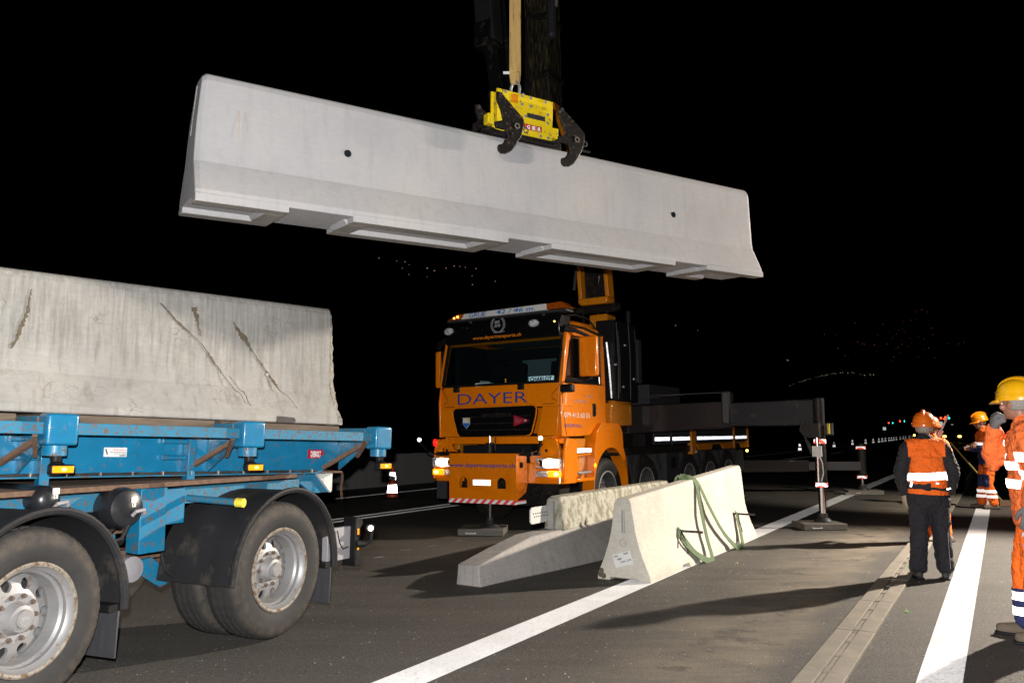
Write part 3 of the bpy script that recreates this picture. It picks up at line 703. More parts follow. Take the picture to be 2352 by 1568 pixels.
m = MB(); m.prism([(.52, -.335), (.99, -.335), (.99, -.515), (.80, -.52)], 'y', .62, .66); lg = part('support_plate', m, 'blue', tr, bevel=.004)
m = MB(); m.prism([(.80, -.34), (.985, -.34), (.985, -.50), (.97, -.515)], 'y', .585, .615); part('support_gusset', m, 'offwhite', lg)
m = MB(); m.bb(.80, 1.02, .5, .7, -.345, -.33); part('support_cap', m, 'rustbrown', tr)
ch = MB()
for k in range(9): ch.lathe([(.011, -.003), (.014, 0), (.011, .003), (.008, 0), (.011, -.003)], (1.02+.006*math.sin(k), .50, -.35-.026*k), 'xy'[k % 2], 10)
part('safety_chain', ch, 'rustbrown', tr)
# timber planks on the deck
for k, (a, b_) in enumerate(((-5.9, -4.3), (-4.28, -2.9), (-2.88, -1.68), (-1.40, -.36), (-.12, .80))):
    m = MB(); m.bb(a, b_, .30, .52, .003, .05+.006*(k % 2)); part('deck_plank', m, 'timber', tr, bevel=.006)
    m = MB(); m.bb(a, b_, .60, 1.1, .003, .066); part('deck_plank', m, 'timber', tr, bevel=.006)
m = MB(); m.bb(-6, 1.0, .10, 2.33, -.03, .001); part('deck_floor', m, 'rustbrown', tr)
# stickers on the girder
m = MB(); m.bb(-1.06, -.905, .474, .4785, -.210, -.148); st = part('notice_sticker', m, 'paper', tr)
text('sticker_text', 'V', 'redtext', st, (-.998, .474, -.168), (1, 0, 0), (0, 0, 1), .012, depth=.001, bold=.03)
text('sticker_text', 'erifier r\u00e9guli\u00e8rement', 'redtext', st, (-.985, .474, -.168), (1, 0, 0), (0, 0, 1), .008, .074, .001, bold=.02)
text('sticker_text', 'le serrage des \u00e9crous de roues', 'blacktext', st, (-1.02, .474, -.180), (1, 0, 0), (0, 0, 1), .007, .108, .001, bold=.02)
text('sticker_text', 'avec la cl\u00e9 du v\u00e9hicule', 'blacktext', st, (-.99, .474, -.191), (1, 0, 0), (0, 0, 1), .007, .078, .001, bold=.02)
m = MB(); m.box((-1.043, .4735, -.176), (.008, .001, .04), (0, R(-20), 0)); m.bb(-.955, -.912, .473, .4739, -.205, -.198); part('sticker_mark', m, 'blacktext', st)
m = MB(); m.bb(.625, .785, .474, .4785, -.222, -.148); st = part('maker_sticker', m, 'red', tr)
text('sticker_text', 'DIEBOLT', 'whitetext', st, (.652, .474, -.204), (1, 0, 0), (0, 0, 1), .044, .106, .001, bold=.035)
text('sticker_text', 'IAS GAMMUTER FRANCE', 'whitetext', st, (.652, .474, -.215), (1, 0, 0), (0, 0, 1), .006, .106, .001)
# bogie (turned a little under the deck); everything below stays part of the trailer
BO = Vector((-1.71, 5.97, 0)); BR = Matrix.Rotation(R(60), 4, 'Z')
deckM = Matrix.LocRotScale(DECK_O, Euler(DECK_E), None)
bogM = Matrix.Translation(BO) @ BR
toD = deckM.inverted() @ bogM
def bog(name, mb, mat, **k):
    o = part(name, mb, mat, tr, **k); o.matrix_local = toD; return o
# wheels
RW = .485
def tyre_mesh(w_=.265, r=RW, lug=True):
    m = MB()
    prof = [(.284, .018), (.325, -.004), (.39, -.014), (.44, -.008), (.468, .012), (.485, .034), (.487, .062), (.466, .066), (.466, .076), (.488, .078), (.488, .118), (.466, .122), (.466, .132), (.488, .134), (.488, .175), (.466, .179), (.466, .189), (.487, .191), (.485, .232), (.468, .255), (.44, .272), (.39, .278), (.33, .27), (.284, .25)]
    k_ = r/.488
    def mod(k, i):
        if k in (4, 5, 18, 19) and i % 3 == 0: return .992
        if k in (6, 9, 10, 13, 14, 17) and i % 4 == 0: return .988
        return 1
    m.lathe([(a*k_, h*w_/.265) for a, h in prof], (0, 0, 0), 'y', 168, mod); return m
def rim_mesh(depth=.15, off=.0, r=.315, holes=10):
    """outer flange, dished barrel and a disc with round hand holes"""
    m = MB(); m.lathe([(r-.012, .03), (r, .012), (r+.002, .0), (r-.008, -.006), (r-.022, .0)], (0, 0, 0), 'y', 64)
    m.m = 1
    m.lathe([(r-.022, .0), (r-.03, .02), (r-.045, .035), (r-.045, .06), (r-.058, .075), (r-.064, depth-.03), (r-.07, depth+.05)], (0, 0, 0), 'y', 64)
    r1, r2 = .130, r-.066; hr = .029; hc = .181
    def hgt(rr): return depth-.035+.03*((rr-.165)/.06)**2 if rr > .165 else depth-.035-.012*((.165-rr)/.04)
    for k in range(holes):
        a0 = 2*math.pi*k/holes; da = math.pi/holes; n = 16; outer = []; inner = []
        for j in range(n):
            t = 2*math.pi*j/n; cx, sx = math.cos(t), math.sin(t); s_ = max(abs(cx), abs(sx)); u, v = cx/s_, sx/s_
            rr = (r1+r2)/2+(r2-r1)/2*u; aa = a0+da*v; outer.append((rr*math.cos(aa), hgt(rr), rr*math.sin(aa)))
            px, py = hc+hr*cx*1.05, hr*sx; ra = math.hypot(px, py); ab = a0+math.atan2(py, px); inner.append((ra*math.cos(ab), hgt(ra), ra*math.sin(ab)))
        back = [(p[0], p[1]+.02, p[2]) for p in inner]
        vs = outer+inner+back
        m.add(vs, [(j, (j+1) % n, n+(j+1) % n, n+j) for j in range(n)]+[(n+j, n+(j+1) % n, 2*n+(j+1) % n, 2*n+j) for j in range(n)])
    m.lathe([(.130, hgt(.130)), (.06, hgt(.130)+.004)], (0, 0, 0), 'y', 48)
    return m
tyM, riM = None, None
def wheel(place, x, y, z, flip=False, r=RW, tyremat='rubber', hub='BPW', dual=True, base=None, rimmats=('rimrust', 'rim')):
    """place(name, mb, mat, **k) parents to the vehicle; wheel is a part with tyre, rim, hub, nuts as sub-parts"""
    T = Matrix.Translation((x, y, z)) @ (Matrix.Rotation(math.pi, 4, 'Z') if flip else Matrix.Identity(4))
    out = place('wheel', tyre_mesh(r=r), tyremat, smooth=40); out.matrix_local = (base if base is not None else Matrix.Identity(4)) @ T
    def sub(name, mb, mat, **k):
        o = part(name, mb, mat, out, **k); return o
    sub('rim', rim_mesh(r=.298*r/RW), 'rim', mats=list(rimmats), smooth=30)
    m = MB(); m.lathe([(.095, .125), (.090, .105), (.080, .09), (.074, .060), (.070, .052), (.050, .048), (.047, .032), (.0, .032)], (0, 0, 0), 'y', 32); sub('hub', m, 'rim', smooth=30)
    m = MB(); m.disc((0, .031, 0), .040, 'y', 24, .003); sub('hub_cap', m, 'rim')
    if hub: text('hub_text', hub, 'greytext', out, (0, .0290, -.006), (1, 0, 0), (0, 0, 1), .018, .045, .0005, align='CENTER', bold=.02)
    m = MB(); m.cyl((.116, .125, 0), (.116, .095, 0), .015, n=6); m.cyl((.116, .095, 0), (.116, .082, 0), .009, n=8)
    nu = sub('wheel_nut', m, 'nut')
    for k in range(1, 10):
        o = nu.copy(); COL.objects.link(o); o.rotation_euler = (0, 2*math.pi*k/10, 0)
    m = MB(); m.cyl((0, .20, 0), (0, .34, 0), .21, n=24); sub('brake_drum', m, 'steel')
    if dual:
        o = sub('inner_tyre', tyre_mesh(r=r), tyremat, smooth=40); o.location = (0, .325, 0)
    return out
M['tyre'] = None
def tyremat():
    m, nt, b = newmat('dusty tyre rubber'); v = coords(nt)
    tc = N(nt, 'ShaderNodeTexCoord'); sp = N(nt, 'ShaderNodeSeparateXYZ'); L(nt, tc.outputs['Object'], sp.inputs[0])
    rr = mth(nt, 'SQRT', mth(nt, 'ADD', mth(nt, 'MULTIPLY', sp.outputs[0], sp.outputs[0]), mth(nt, 'MULTIPLY', sp.outputs[2], sp.outputs[2])))
    ringm = ramp(nt, rr, [(.37, 0.0), (.41, 1.0), (.455, 1.0), (.475, .15)])
    ns = ramp(nt, noise(nt, v, 16, 8, .7), [(.38, .1), (.62, 1.0)])
    f = mth(nt, 'MULTIPLY', ringm, ns)
    c = mix(nt, mth(nt, 'MULTIPLY', f, .62), ramp(nt, noise(nt, v, 5, 4), [(.3, (.011, .011, .0125)), (.7, (.021, .0205, .0205))]), (.070, .056, .041))
    L(nt, c, b.inputs['Base Color']); b.inputs['Roughness'].default_value = .75
    # rib lettering rings and scuffs
    w_ = mth(nt, 'SINE', mth(nt, 'MULTIPLY', rr, 420.0)); bump(nt, b, mth(nt, 'ADD', mth(nt, 'MULTIPLY', w_, .06), noise(nt, v, 60, 4)), .35, .004)
    return m
M['tyre'] = tyremat()
M['trucktyre'] = basic('black truck tyre', (.011, .010, .009), .7, var=.2, dirt=(.03, .024, .017), dirt_amt=.25, dirt_scale=9, bmp=.3, bs=60)
def bplace(name, mb, mat, **k): return bog(name, mb, mat, **k)
for xa, st in ((.05, 6), (-1.75, 9), (-3.55, 10)):
    toA = toD @ Matrix.Translation((xa, 0, 0)) @ Matrix.Rotation(R(st), 4, 'Z')
    def axl(name, mb, mat, **k):
        o = part(name, mb, mat, tr, **k); o.matrix_local = toA; return o
    x = 0
    wheel(axl, x, 0, RW+.008, tyremat='tyre', base=toA)
    wheel(axl, x, 2.36, RW+.008, flip=True, tyremat='tyre', hub=None, base=toA)
    m = MB(); m.cyl((x, .3, .49), (x, 2.1, .49), .065, n=16); axl('axle', m, 'rustbrown', smooth=True)
    cx, cz = .035, .475
    arc = [R(-4+a) for a in range(0, 181, 8)]
    outer = [(cx+.565*math.cos(a), cz+.585*math.sin(a)*(1+.02*math.sin(a*2))) for a in arc]+[(cx-.575, .46)]
    innr = [(cx+(px-cx)*.975, cz+(pz-cz)*.975) for px, pz in outer]
    n = len(outer); vs = []; fs = []; m = MB()
    for yy in (-.035, .64): vs += [(p[0], yy, p[1]) for p in outer]+[(p[0], yy, p[1]) for p in innr]
    for i in range(n-1):
        fs += [(i, i+1, 2*n+i+1, 2*n+i), (n+i, 3*n+i, 3*n+i+1, n+i+1), (i, n+i, n+i+1, i+1), (2*n+i, 2*n+i+1, 3*n+i+1, 3*n+i)]
    fs += [(0, 2*n, 3*n, n), (n-1, 2*n-1, 4*n-1, 3*n-1)]
    m.add(vs, fs); mg = axl('mudguard', m, 'rubber', smooth=40)
    m = MB(); m.tube([(p[0]*.99, -.037, p[1]) for p in outer], .020, 8, 1.3); part('mudguard_lip', m, 'rubber', mg, smooth=True)
    m = MB(); m.bb(.49, .575, -.03, .60, .43, .47); part('flap_clamp', m, 'plastic', mg)
    m = MB(); m.box((.572, .29, .30), (.012, .62, .30), (0, R(3), 0)); axl('mud_flap', m, 'flap', bevel=.004)
    m = MB(); m.cyl((x-.50, .42, 1.03), (x-.47, -.02, 1.012), .024, n=14); br_ = axl('guard_bracket', m, 'bluerust', smooth=True)
    m = MB(); m.cyl((x-.475, -.0, 1.012), (x-.465, -.055, 1.010), .031, n=18); part('bracket_cap', m, 'yellowcap', br_, smooth=40)
# bogie frame, leg, tanks, springs
m = MB(); m.bb(-4.2, .66, .44, .62, .985, 1.10); bog('bogie_beam', m, 'bluerust', bevel=.004)
m = MB(); m.bb(-4.2, .66, 1.72, 1.90, .985, 1.10); bog('bogie_beam', m, 'bluerust')
m = MB(); m.bb(-2.0, .55, .36, 2.0, 1.118, 1.15); bog('turntable_plate', m, 'rustbrown', bevel=.003)
m = MB(); m.bb(-.86, -.66, .36, .50, .69, 1.115); m.bb(-.665, -.50, .38, .50, .86, 1.10); lg = bog('bogie_leg', m, 'blue', bevel=.006)
m = MB(); m.prism([(-.80, .60), (-.58, .62), (-.44, .50), (-.44, .42), (-.50, .40)], 'y', .60, .63); bog('spring_hanger', m, 'blue', bevel=.004)
m = MB(); m.prism([(-1.15, .70), (-.80, .74), (-.80, .92), (-1.15, .92)], 'y', .70, .73); bog('frame_plate', m, 'bluerust')
m = MB(); m.bb(-1.3, -.5, .68, .74, .80, .86); m.bb(-2.4, .3, .8, .86, .58, .66); bog('spring_beam', m, 'rustbrown')
for x in (-.80, -.30): 
    m = MB(); m.cyl((x, .50, .575), (x, .70, .575), .085, n=24); m.lathe([(.085, .50), (.05, .49), (.03, .485), (0, .485)], (x, 0, .575), 'y', 24); bog('brake_chamber', m, 'greypaint', smooth=40)
def tank(x, z, r, y0, y1, letter):
    m = MB(); m.lathe([(0, y0), (r*.5, y0+.004), (r*.85, y0+.025), (r, y0+.07), (r, y0+.12), (r*1.012, y0+.125), (r, y0+.13), (r, y1-.06), (r*.8, y1-.02), (0, y1)], (x, 0, z), 'y', 36); t_ = bog('air_tank', m, 'tank', smooth=40)
    m = MB(); m.bb(x+.012, x+.052, y0+.0, y0+.006, z+.035, z+.07); part('tank_label', m, 'paper', t_)
    m = MB(); m.bb(x+.018, x+.044, y0+.0, y0+.008, z+.008, z+.032); part('tank_tag', m, 'white', t_)
    text('tank_text', letter, 'blacktext', t_, (x+.023, y0+.0, z+.012), (1, 0, 0), (0, 0, 1), .017, depth=.0012, bold=.03)
    m = MB(); m.tube([(x+.02, y0-.005, z-.045), (x+.025, y0-.03, z-.02), (x+.085, y0-.03, z-.012), (x+.10, y0-.01, z-.04)], .012, 8); part('tank_fitting', m, 'greypaint', t_, smooth=True)
tank(-1.01, 1.005, .132, .26, 1.5, 'F'); tank(-1.50, 1.09, .085, .30, 1.5, 'S')
m = MB(); m.tube([(-1.0, .28, .90), (-1.05, .27, .82), (-1.12, .30, .80), (-1.10, .36, .84), (-1.02, .42, .86), (-.92, .44, .92)], .013, 8); bog('air_hose', m, 'rubber', smooth=True)
m = MB(); m.tube([(-1.12, .45, .80), (-1.02, .5, .62), (-.95, .5, .50), (-.86, .5, .47)], .011, 8); bog('air_hose', m, 'rubber', smooth=True)
m = MB(); m.tube([(-.62, .45, .66), (-.60, .42, .55), (-.50, .42, .47), (-.40, .45, .50)], .012, 8)
bog('air_hose', m, 'rubber', smooth=True)
m = MB(); m.bb(.60, .90, .06, .12, .46, .72); eb = bog('rear_box', m, 'greypaint', bevel=.006)
m = MB(); m.prism([(.86, .40), (.93, .40), (.96, .45), (.93, .50), (.93, .70), (.96, .74), (.93, .79), (.87, .79)], 'y', .0, .14); bf = part('rear_buffer', m, 'plastic', eb, bevel=.008)
for z in (.53, .65): 
    m = MB(); m.bb(.885, .905, -.003, .0, z, z+.05); part('buffer_reflector', m, 'ambersoft', bf)
m = MB(); m.tube([(.86, -.01, .58), (.93, -.03, .575), (.985, -.05, .59), (1.0, -.05, .68)], [.03, .026, .022, .02], 10); part('lamp_arm', m, 'plastic', eb, smooth=True)
m = MB(); m.cyl((.965, -.06, .70), (1.02, -.03, .70), .032, n=18); part('lamp_body', m, 'plastic', eb)
m = MB(); m.ball((.962, -.075, .70), .022, 8); part('position_lamp', m, 'warmwhite', eb, smooth=True)
m = MB(); m.tube([(.70, .05, .70), (.72, .04, .60), (.76, .04, .55), (.82, .04, .56)], .005, 6); part('box_cable', m, 'plastic', eb)

# ------------------------------------------------------------------ yellow barrier clamp with four hooked claws
cl = thing('lifting_clamp', 'yellow barrier clamp with black hooked claws gripping the hanging barrier', 'lifting clamp', (-2.363, 5.703, 3.100), frame_euler(.5714, -.0109, .0418))
for yy in (-.145, -.045):
    m = MB(); m.prism([(2.538, 1.416), (3.149, 1.414), (3.144, 1.045), (2.70, 1.042), (2.541, 1.104)], 'y', yy, yy+.02); fp = part('side_plate', m, 'yellow', cl, bevel=.003)
    if yy < -.1: front_plate = fp
m = MB(); m.bb(2.56, 2.60, -.125, -.045, 1.11, 1.40); m.bb(3.09, 3.13, -.125, -.045, 1.05, 1.40); m.bb(2.8, 2.9, -.125, -.045, 1.20, 1.40); part('cross_plate', m, 'yellow', cl)
m = MB(); m.bb(2.50, 3.20, -.15, .15, 1.003, 1.035); part('rest_plate', m, 'grease', cl)
for x0 in (2.45, 3.155):
    m = MB(); m.bb(x0, x0+.065, -.14, -.06, 1.08, 1.175); part('end_block', m, 'yellow', cl, bevel=.006)
    m = MB(); m.bb(x0+.01, x0+.055, -.06, .17, 1.09, 1.16); part('end_bar', m, 'grease', cl, bevel=.006)
m = MB(); m.bb(2.46, 2.68, -.165, -.14, 1.01, 1.025); m.bb(3.38, 3.58, -.165, -.14, 1.005, 1.02); part('guide_bar', m, 'darkbrown', cl)
c1 = [(2.505, 1.36), (2.545, 1.355), (2.774, 1.175), (2.790, 1.150), (2.788, 1.10), (2.764, 1.004), (2.70, .90), (2.66, .85), (2.61, .818), (2.56, .812), (2.53, .83), (2.524, .86), (2.53, .884), (2.565, .895), (2.59, .92), (2.616, .986), (2.597, 1.034), (2.50, 1.034), (2.485, 1.082), (2.575, 1.112), (2.55, 1.20), (2.505, 1.289)]
c2 = [(x+.672+(.02 if z < 1.2 else 0), z) for x, z in c1]
for poly in (c1, c2):
    for y0, y1 in ((-.205, -.175), (.175, .205)):
        m = MB(); m.prism(poly, 'y', y0, y1); cw_ = part('claw', m, 'darkbrown', cl, bevel=.004)
        px = poly[0][0]; s_ = y0-.004 if y0 < 0 else y1+.004
        m = MB(); m.lathe([(.026, 0), (.026, -.006), (.018, -.006), (.018, 0)], (px+.21, s_+.003, 1.085), 'y', 20); part('claw_bush', m, 'rimrust', cw_)
        m = MB(); m.cyl((px+.03, y0-.012, 1.335), (px+.03, y1+.012, 1.335), .018, n=10); m.cyl((px+.16, y0-.008, 1.005), (px+.16, y1+.008, 1.005), .010, n=8); part('claw_bolt', m, 'greyalu', cw_)
        m = MB(); m.lathe([(.024, -.006), (.030, 0), (.024, .006), (.018, 0), (.024, -.006)], (px+.315, (y0+y1)/2, 1.07), 'y', 16); part('claw_ring', m, 'steel', cw_)
bm_ = None
for i, (x, z) in enumerate([(2.624, 1.398), (2.803, 1.40), (2.90, 1.398), (3.064, 1.395), (2.803, 1.322), (2.897, 1.321), (2.843, 1.219), (3.089, 1.279), (3.09, 1.201), (3.011, 1.063), (3.095, 1.061)]):
    if bm_ is None:
        m = MB(); m.cyl((0, 0, 0), (0, -.010, 0), .0115, n=6); m.cyl((0, 0, 0), (0, -.003, 0), .015, n=12); bm_ = part('bolt', m, 'galv', front_plate); o = bm_
    else: o = bm_.copy(); COL.objects.link(o)
    o.location = (x, -.1455, min(z, 1.398))
m = MB(); m.bb(2.86, 3.061, -.1475, -.1455, 1.209, 1.254); pt = part('number_plate', m, 'greyalu', front_plate)
text('plate_text', 'Nr. SG 04684', 'blacktext', pt, (2.872, -.1478, 1.222), (1, 0, 0), (0, 0, 1), .022, .175, .0005, bold=.01)
m = MB(); m.bb(2.686, 2.759, -.1475, -.1455, 1.318, 1.395); part('warning_label', m, 'orange2', front_plate)
for i, c_ in enumerate('PROBERGER'[4:]):
    x = 2.725+i*.0605
    m = MB(); m.bb(x, x+.056, -.1475, -.1455, 1.098, 1.150); q_ = part('letter_tile', m, 'red', front_plate)
    text('letter', c_, 'whitetext', q_, (x+.028, -.1478, 1.107), (1, 0, 0), (0, 0, 1), .034, .036, .0005, align='CENTER', bold=.05)
m = MB(); m.tube([(2.775, -.1, 1.40), (2.775, 0, 1.46)], .02, 8); m.bb(2.78, 2.86, -.02, .02, 1.38, 1.475); part('lifting_eye', m, 'steel', cl, bevel=.006)
# shackle and tan sling up to the crane hook
sbM = Matrix.LocRotScale(Vector((-2.363, 5.703, 3.100)), Euler(frame_euler(.5714, -.0109, .0418)), None)
eye = sbM @ Vector((2.82, 0, 1.455))
sh = thing('shackle', 'galvanised bow shackle between the tan sling and the yellow clamp', 'shackle', eye)
m = MB(); arc = [(.040*math.cos(a)*1.0, -.035*math.cos(a), .05+.075*math.sin(a)) for a in [math.pi*k/12 for k in range(13)]]
m.tube([(.036, -.03, -.01)]+arc+[(-.036, .03, -.01)], .013, 10); part('bow', m, 'galv', sh, smooth=True)
m = MB(); m.cyl((-.065, .0, -.005), (.075, -.0, -.005), .015, n=10); m.cyl((.06, 0, -.005), (.085, 0, -.005), .023, n=6); part('pin', m, 'galv', sh)
ts = thing('lifting_sling', 'tan webbing sling running from the crane hook straight down to the shackle', 'sling', eye)
def tanweb(dy, tw_, nm):
    pts = [(0, 0, .105), (0, dy, .16), (0, dy*1.4, .5), (0, dy, 1.2), (0, dy*.6, 2.4), (0, 0, 4.2)]
    return webbing(pts, [(.105+.0*i, .02, 0) if i > 12 else (.05+.0046*i, .01, 0) for i in range(51)], th=.007, name='webbing', mat='slingtan', par=ts)
tanweb(-.02, 0, 'a'); tanweb(.025, 0, 'b')
m = MB(); m.bb(-.11, -.05, -.03, -.026, .19, .215); part('sling_tag', m, 'paper', ts)

# ------------------------------------------------------------------ orange crane truck
tk = thing('crane_truck', 'orange crane truck with lit headlights, raised stabilisers and blue lettering on its front', 'truck', (-.2023, 12.247, 0), (-.012, 0, R(57)))
def T(name, mb, mat, **k): return part(name, mb, mat, tk, **k)
FX, FY, FZ = (-1, 0, 0), (0, -1, 0), (0, 0, 1)
WC = 1.12
# cab shell as lofted rings from front to rear (y half-width, z) with openings modelled by separate panels
# lower front (under the windscreen), side doors, rear, roof
cabp = MB()
def shell(profile_xz, hw): pass
# side profile of the cab seen from the right: x rearwards, z up
sideP = [(.0, 1.40), (-.02, 1.95), (.03, 2.20), (.20, 2.96), (.34, 3.06), (.95, 3.14), (1.30, 3.02), (1.40, 2.80), (1.42, 1.45), (.55, 1.40)]
for s_ in (-1, 1):
    y0, y1 = (s_*(WC-.035), s_*WC)
    # door skin around the window: built as strips
    m = MB()
    wx0, wx1, wz0, wz1 = .16, 1.22, 2.25, 2.93
    m.prism([(.0, 1.40), (.55, 1.40), (1.42, 1.45), (1.42, 2.20), (.02, 2.17), (-.02, 1.95)], 'y', y0, y1)
    m.prism([(.02, 2.17), (.12, 2.22), (.30, 2.86), (.24, 2.97), (.18, 2.92)], 'y', y0, y1)
    m.prism([(1.25, 2.20), (1.42, 2.20), (1.40, 2.80), (1.30, 2.98), (1.20, 2.94)], 'y', y0, y1)
    m.prism([(.30, 2.86), (1.20, 2.90), (1.30, 2.98), (1.18, 3.06), (.34, 3.06), (.22, 2.97)], 'y', y0, y1)
    T('side_panel', m, 'orange', bevel=.012, seg=3)
    m = MB(); m.prism([(.13, 2.205), (1.25, 2.205), (1.20, 2.89), (.30, 2.85)], 'y', s_*(WC-.022), s_*(WC-.016)); T('side_window', m, 'glassdark')
    m = MB(); m.tube([(.10, s_*(WC+.002), 2.21), (1.26, s_*(WC+.002), 2.20), (1.23, s_*(WC+.002), 2.86), (1.15, s_*(WC+.002), 2.93), (.32, s_*(WC+.002), 2.88), (.10, s_*(WC+.002), 2.21)], .014, 6); T('window_seal', m, 'plastic')
    m = MB(); m.tube([(.22, s_*(WC+.012), 3.04), (.7, s_*(WC+.014), 3.04), (1.28, s_*(WC+.012), 2.98)], .020, 6); T('rain_strip', m, 'plastic')
    m = MB(); m.tube([(.06, s_*(WC+.001), 2.9), (.02, s_*(WC+.001), 2.2), (.03, s_*(WC+.001), 1.85), (.10, s_*(WC+.001), 1.5), (.13, s_*(WC+.001), 1.42)], .005, 4); T('door_gap', m, 'plastic')
    m = MB(); m.bb(.96, 1.05, s_*(WC-.002), s_*(WC+.01), 1.70, 1.90); dh = T('door_recess', m, 'plastic', bevel=.006)
    m = MB(); m.bb(1.0, 1.035, s_*(WC+.01), s_*(WC+.028), 1.72, 1.88); part('door_handle', m, 'grease', dh, bevel=.006)
# front apron with rounded corners, roof and rear wall
def band(z0, z1, x0a, x1a, hw0, hw1, rad=.16, n=7, th=.03):
    """front panel between two heights wrapping the corners"""
    def out(x, hw):
        pts = [(x+rad+.18, hw)]
        for k in range(n): 
            a = (math.pi/2)*k/(n-1); pts.append((x+rad-rad*math.sin(a), hw-rad*.55+rad*.55*math.cos(a)))
        return pts+[(p[0], -p[1]) for p in pts[::-1]]
    a, b_ = out(x0a, hw0), out(x1a, hw1); m = MB(); nn = len(a)
    A = [(x, y, z0) for x, y in a]; B_ = [(x, y, z1) for x, y in b_]; A2 = [(x+th, y*.975, z0) for x, y in a]; B2_ = [(x+th, y*.975, z1) for x, y in b_]
    vs = A+B_+A2+B2_; fs = []
    for i in range(nn-1): fs += [(i, i+1, nn+i+1, nn+i), (2*nn+i, 3*nn+i, 3*nn+i+1, 2*nn+i+1), (i, 2*nn+i, 2*nn+i+1, i+1), (nn+i, nn+i+1, 3*nn+i+1, 3*nn+i)]
    fs += [(0, nn, 3*nn, 2*nn), (nn-1, 3*nn-1, 4*nn-1, 2*nn-1)]
    m.add(vs, fs); return m
T('front_panel', band(1.84, 2.20, .0, .035, 1.13, 1.12), 'orange', smooth=40, bevel=.006)
T('front_panel', band(1.30, 1.41, -.02, -.01, 1.0, 1.05), 'orange', smooth=40)
# panels beside the grille
for s_ in (-1, 1):
    m = MB(); m.prism([(s_*.70, 1.41), (s_*1.03, 1.41), (s_*1.08, 1.84), (s_*.80, 1.84)], 'x', -.012, .03); T('grille_surround', m, 'orange', bevel=.008)
    m = MB(); m.prism([(s_*1.0, 1.40), (s_*1.10, 1.42), (s_*1.13, 1.88), (s_*1.05, 1.86)], 'x', .0, .12); T('wind_deflector', m, 'orange', bevel=.02)
gpts = [(.84, 1.80), (.80, 1.845), (.74, 1.855), (-.62, 1.868), (-.68, 1.855), (-.705, 1.81), (-.69, 1.70), (-.62, 1.47), (-.58, 1.425), (-.50, 1.41), (.64, 1.395), (.71, 1.41), (.75, 1.46), (.82, 1.68)]
gr = MB(); gr.prism(gpts, 'x', -.018, .02); go = T('grille', gr, 'visor', bevel=.006)
m = MB(); m.tube([(-.018, y, z) for y, z in gpts+gpts[:1]], .012, 6); T('grille_rim', m, 'orange', smooth=True)
m = MB()
for z in (1.50, 1.60, 1.70): m.bb(-.022, -.010, -.56+(z-1.5)*.2*-1, .68, z, z+.018)
m.bb(-.026, -.006, -.25, .28, 1.70, 1.76)
part('grille_slat', m, 'grease', go)
m = MB()
for y in (-.20, -.05, .22, .38): m.ball((-.024, y, 1.60), .010, 6)
part('grille_stud', m, 'chrome', go)
# shield badge and red pennant
m = MB(); m.prism([(.63, 1.70), (.50, 1.70), (.50, 1.60), (.565, 1.53), (.63, 1.60)], 'x', -.030, -.024); bd_ = part('shield_badge', m, 'white', go)
m = MB(); m.prism([(.625, 1.62), (.505, 1.62), (.505, 1.60), (.565, 1.535), (.625, 1.60)], 'x', -.033, -.0305); part('shield_field', m, 'bluebright', bd_)
m = MB(); m.prism([(.565, 1.695), (.505, 1.695), (.505, 1.645)], 'x', -.033, -.0305); part('shield_field', m, 'yellow', bd_)
m = MB(); m.prism([(-.31, 1.725), (-.31, 1.555), (-.59, 1.64)], 'x', -.030, -.024); fl_ = part('pennant_badge', m, 'red', go)
for i, t_ in enumerate(('LES', 'ROUTIERS', 'SUISSES')): text('pennant_text', t_, 'greytext', fl_, (-.0305, -.335, 1.665-i*.028), FY, FZ, .015, (.04, .12, .08)[i], .0006)
m = MB(); m.bb(-.0325, -.0305, -.535, -.495, 1.635, 1.645); m.bb(-.0325, -.0305, -.520, -.510, 1.62, 1.66); part('pennant_cross', m, 'white', fl_)
# roof, visor, windscreen and what shows behind it
m = MB(); rings = []
for x, zt, hw in ((.20, 3.00, 1.05), (.32, 3.10, 1.08), (.60, 3.16, 1.09), (1.0, 3.17, 1.09), (1.28, 3.10, 1.08), (1.38, 2.98, 1.05)):
    rings.append([(x, -hw-.03, zt-.14), (x, -hw, zt-.05), (x, -hw+.12, zt), (x, hw-.12, zt), (x, hw, zt-.05), (x, hw+.03, zt-.14), (x, hw, zt-.16), (x, -hw, zt-.16)])
m.loft(rings); T('roof', m, 'orange', smooth=50)
m = MB(); m.bb(1.39, 1.42, -1.10, 1.10, 1.45, 3.0); T('rear_wall', m, 'orange', bevel=.01)
m = MB(); m.prism([(.035, 2.20), (.045, 2.20), (.19, 2.90), (.18, 2.90)], 'y', -1.06, 1.06); 
gm, gnt, gb = newmat('tinted windscreen'); gb.inputs['Base Color'].default_value = (.5, .55, .55, 1); gb.inputs['Roughness'].default_value = .02; gb.inputs['Transmission Weight'].default_value = 1; gb.inputs['IOR'].default_value = 1.03
M['glassws'] = gm
for n_ in list(gnt.nodes):
    if n_.type == 'BSDF_PRINCIPLED': gnt.nodes.remove(n_)
tb_ = N(gnt, 'ShaderNodeBsdfTransparent'); tb_.inputs[0].default_value = (.66, .74, .76, 1); gl_ = N(gnt, 'ShaderNodeBsdfGlossy'); gl_.inputs['Roughness'].default_value = .02
ms_ = N(gnt, 'ShaderNodeMixShader'); ms_.inputs[0].default_value = .07; L(gnt, tb_.outputs[0], ms_.inputs[1]); L(gnt, gl_.outputs[0], ms_.inputs[2])
L(gnt, ms_.outputs[0], [n_ for n_ in gnt.nodes if n_.type == 'OUTPUT_MATERIAL'][0].inputs[0])
T('windscreen', m, 'glassws')
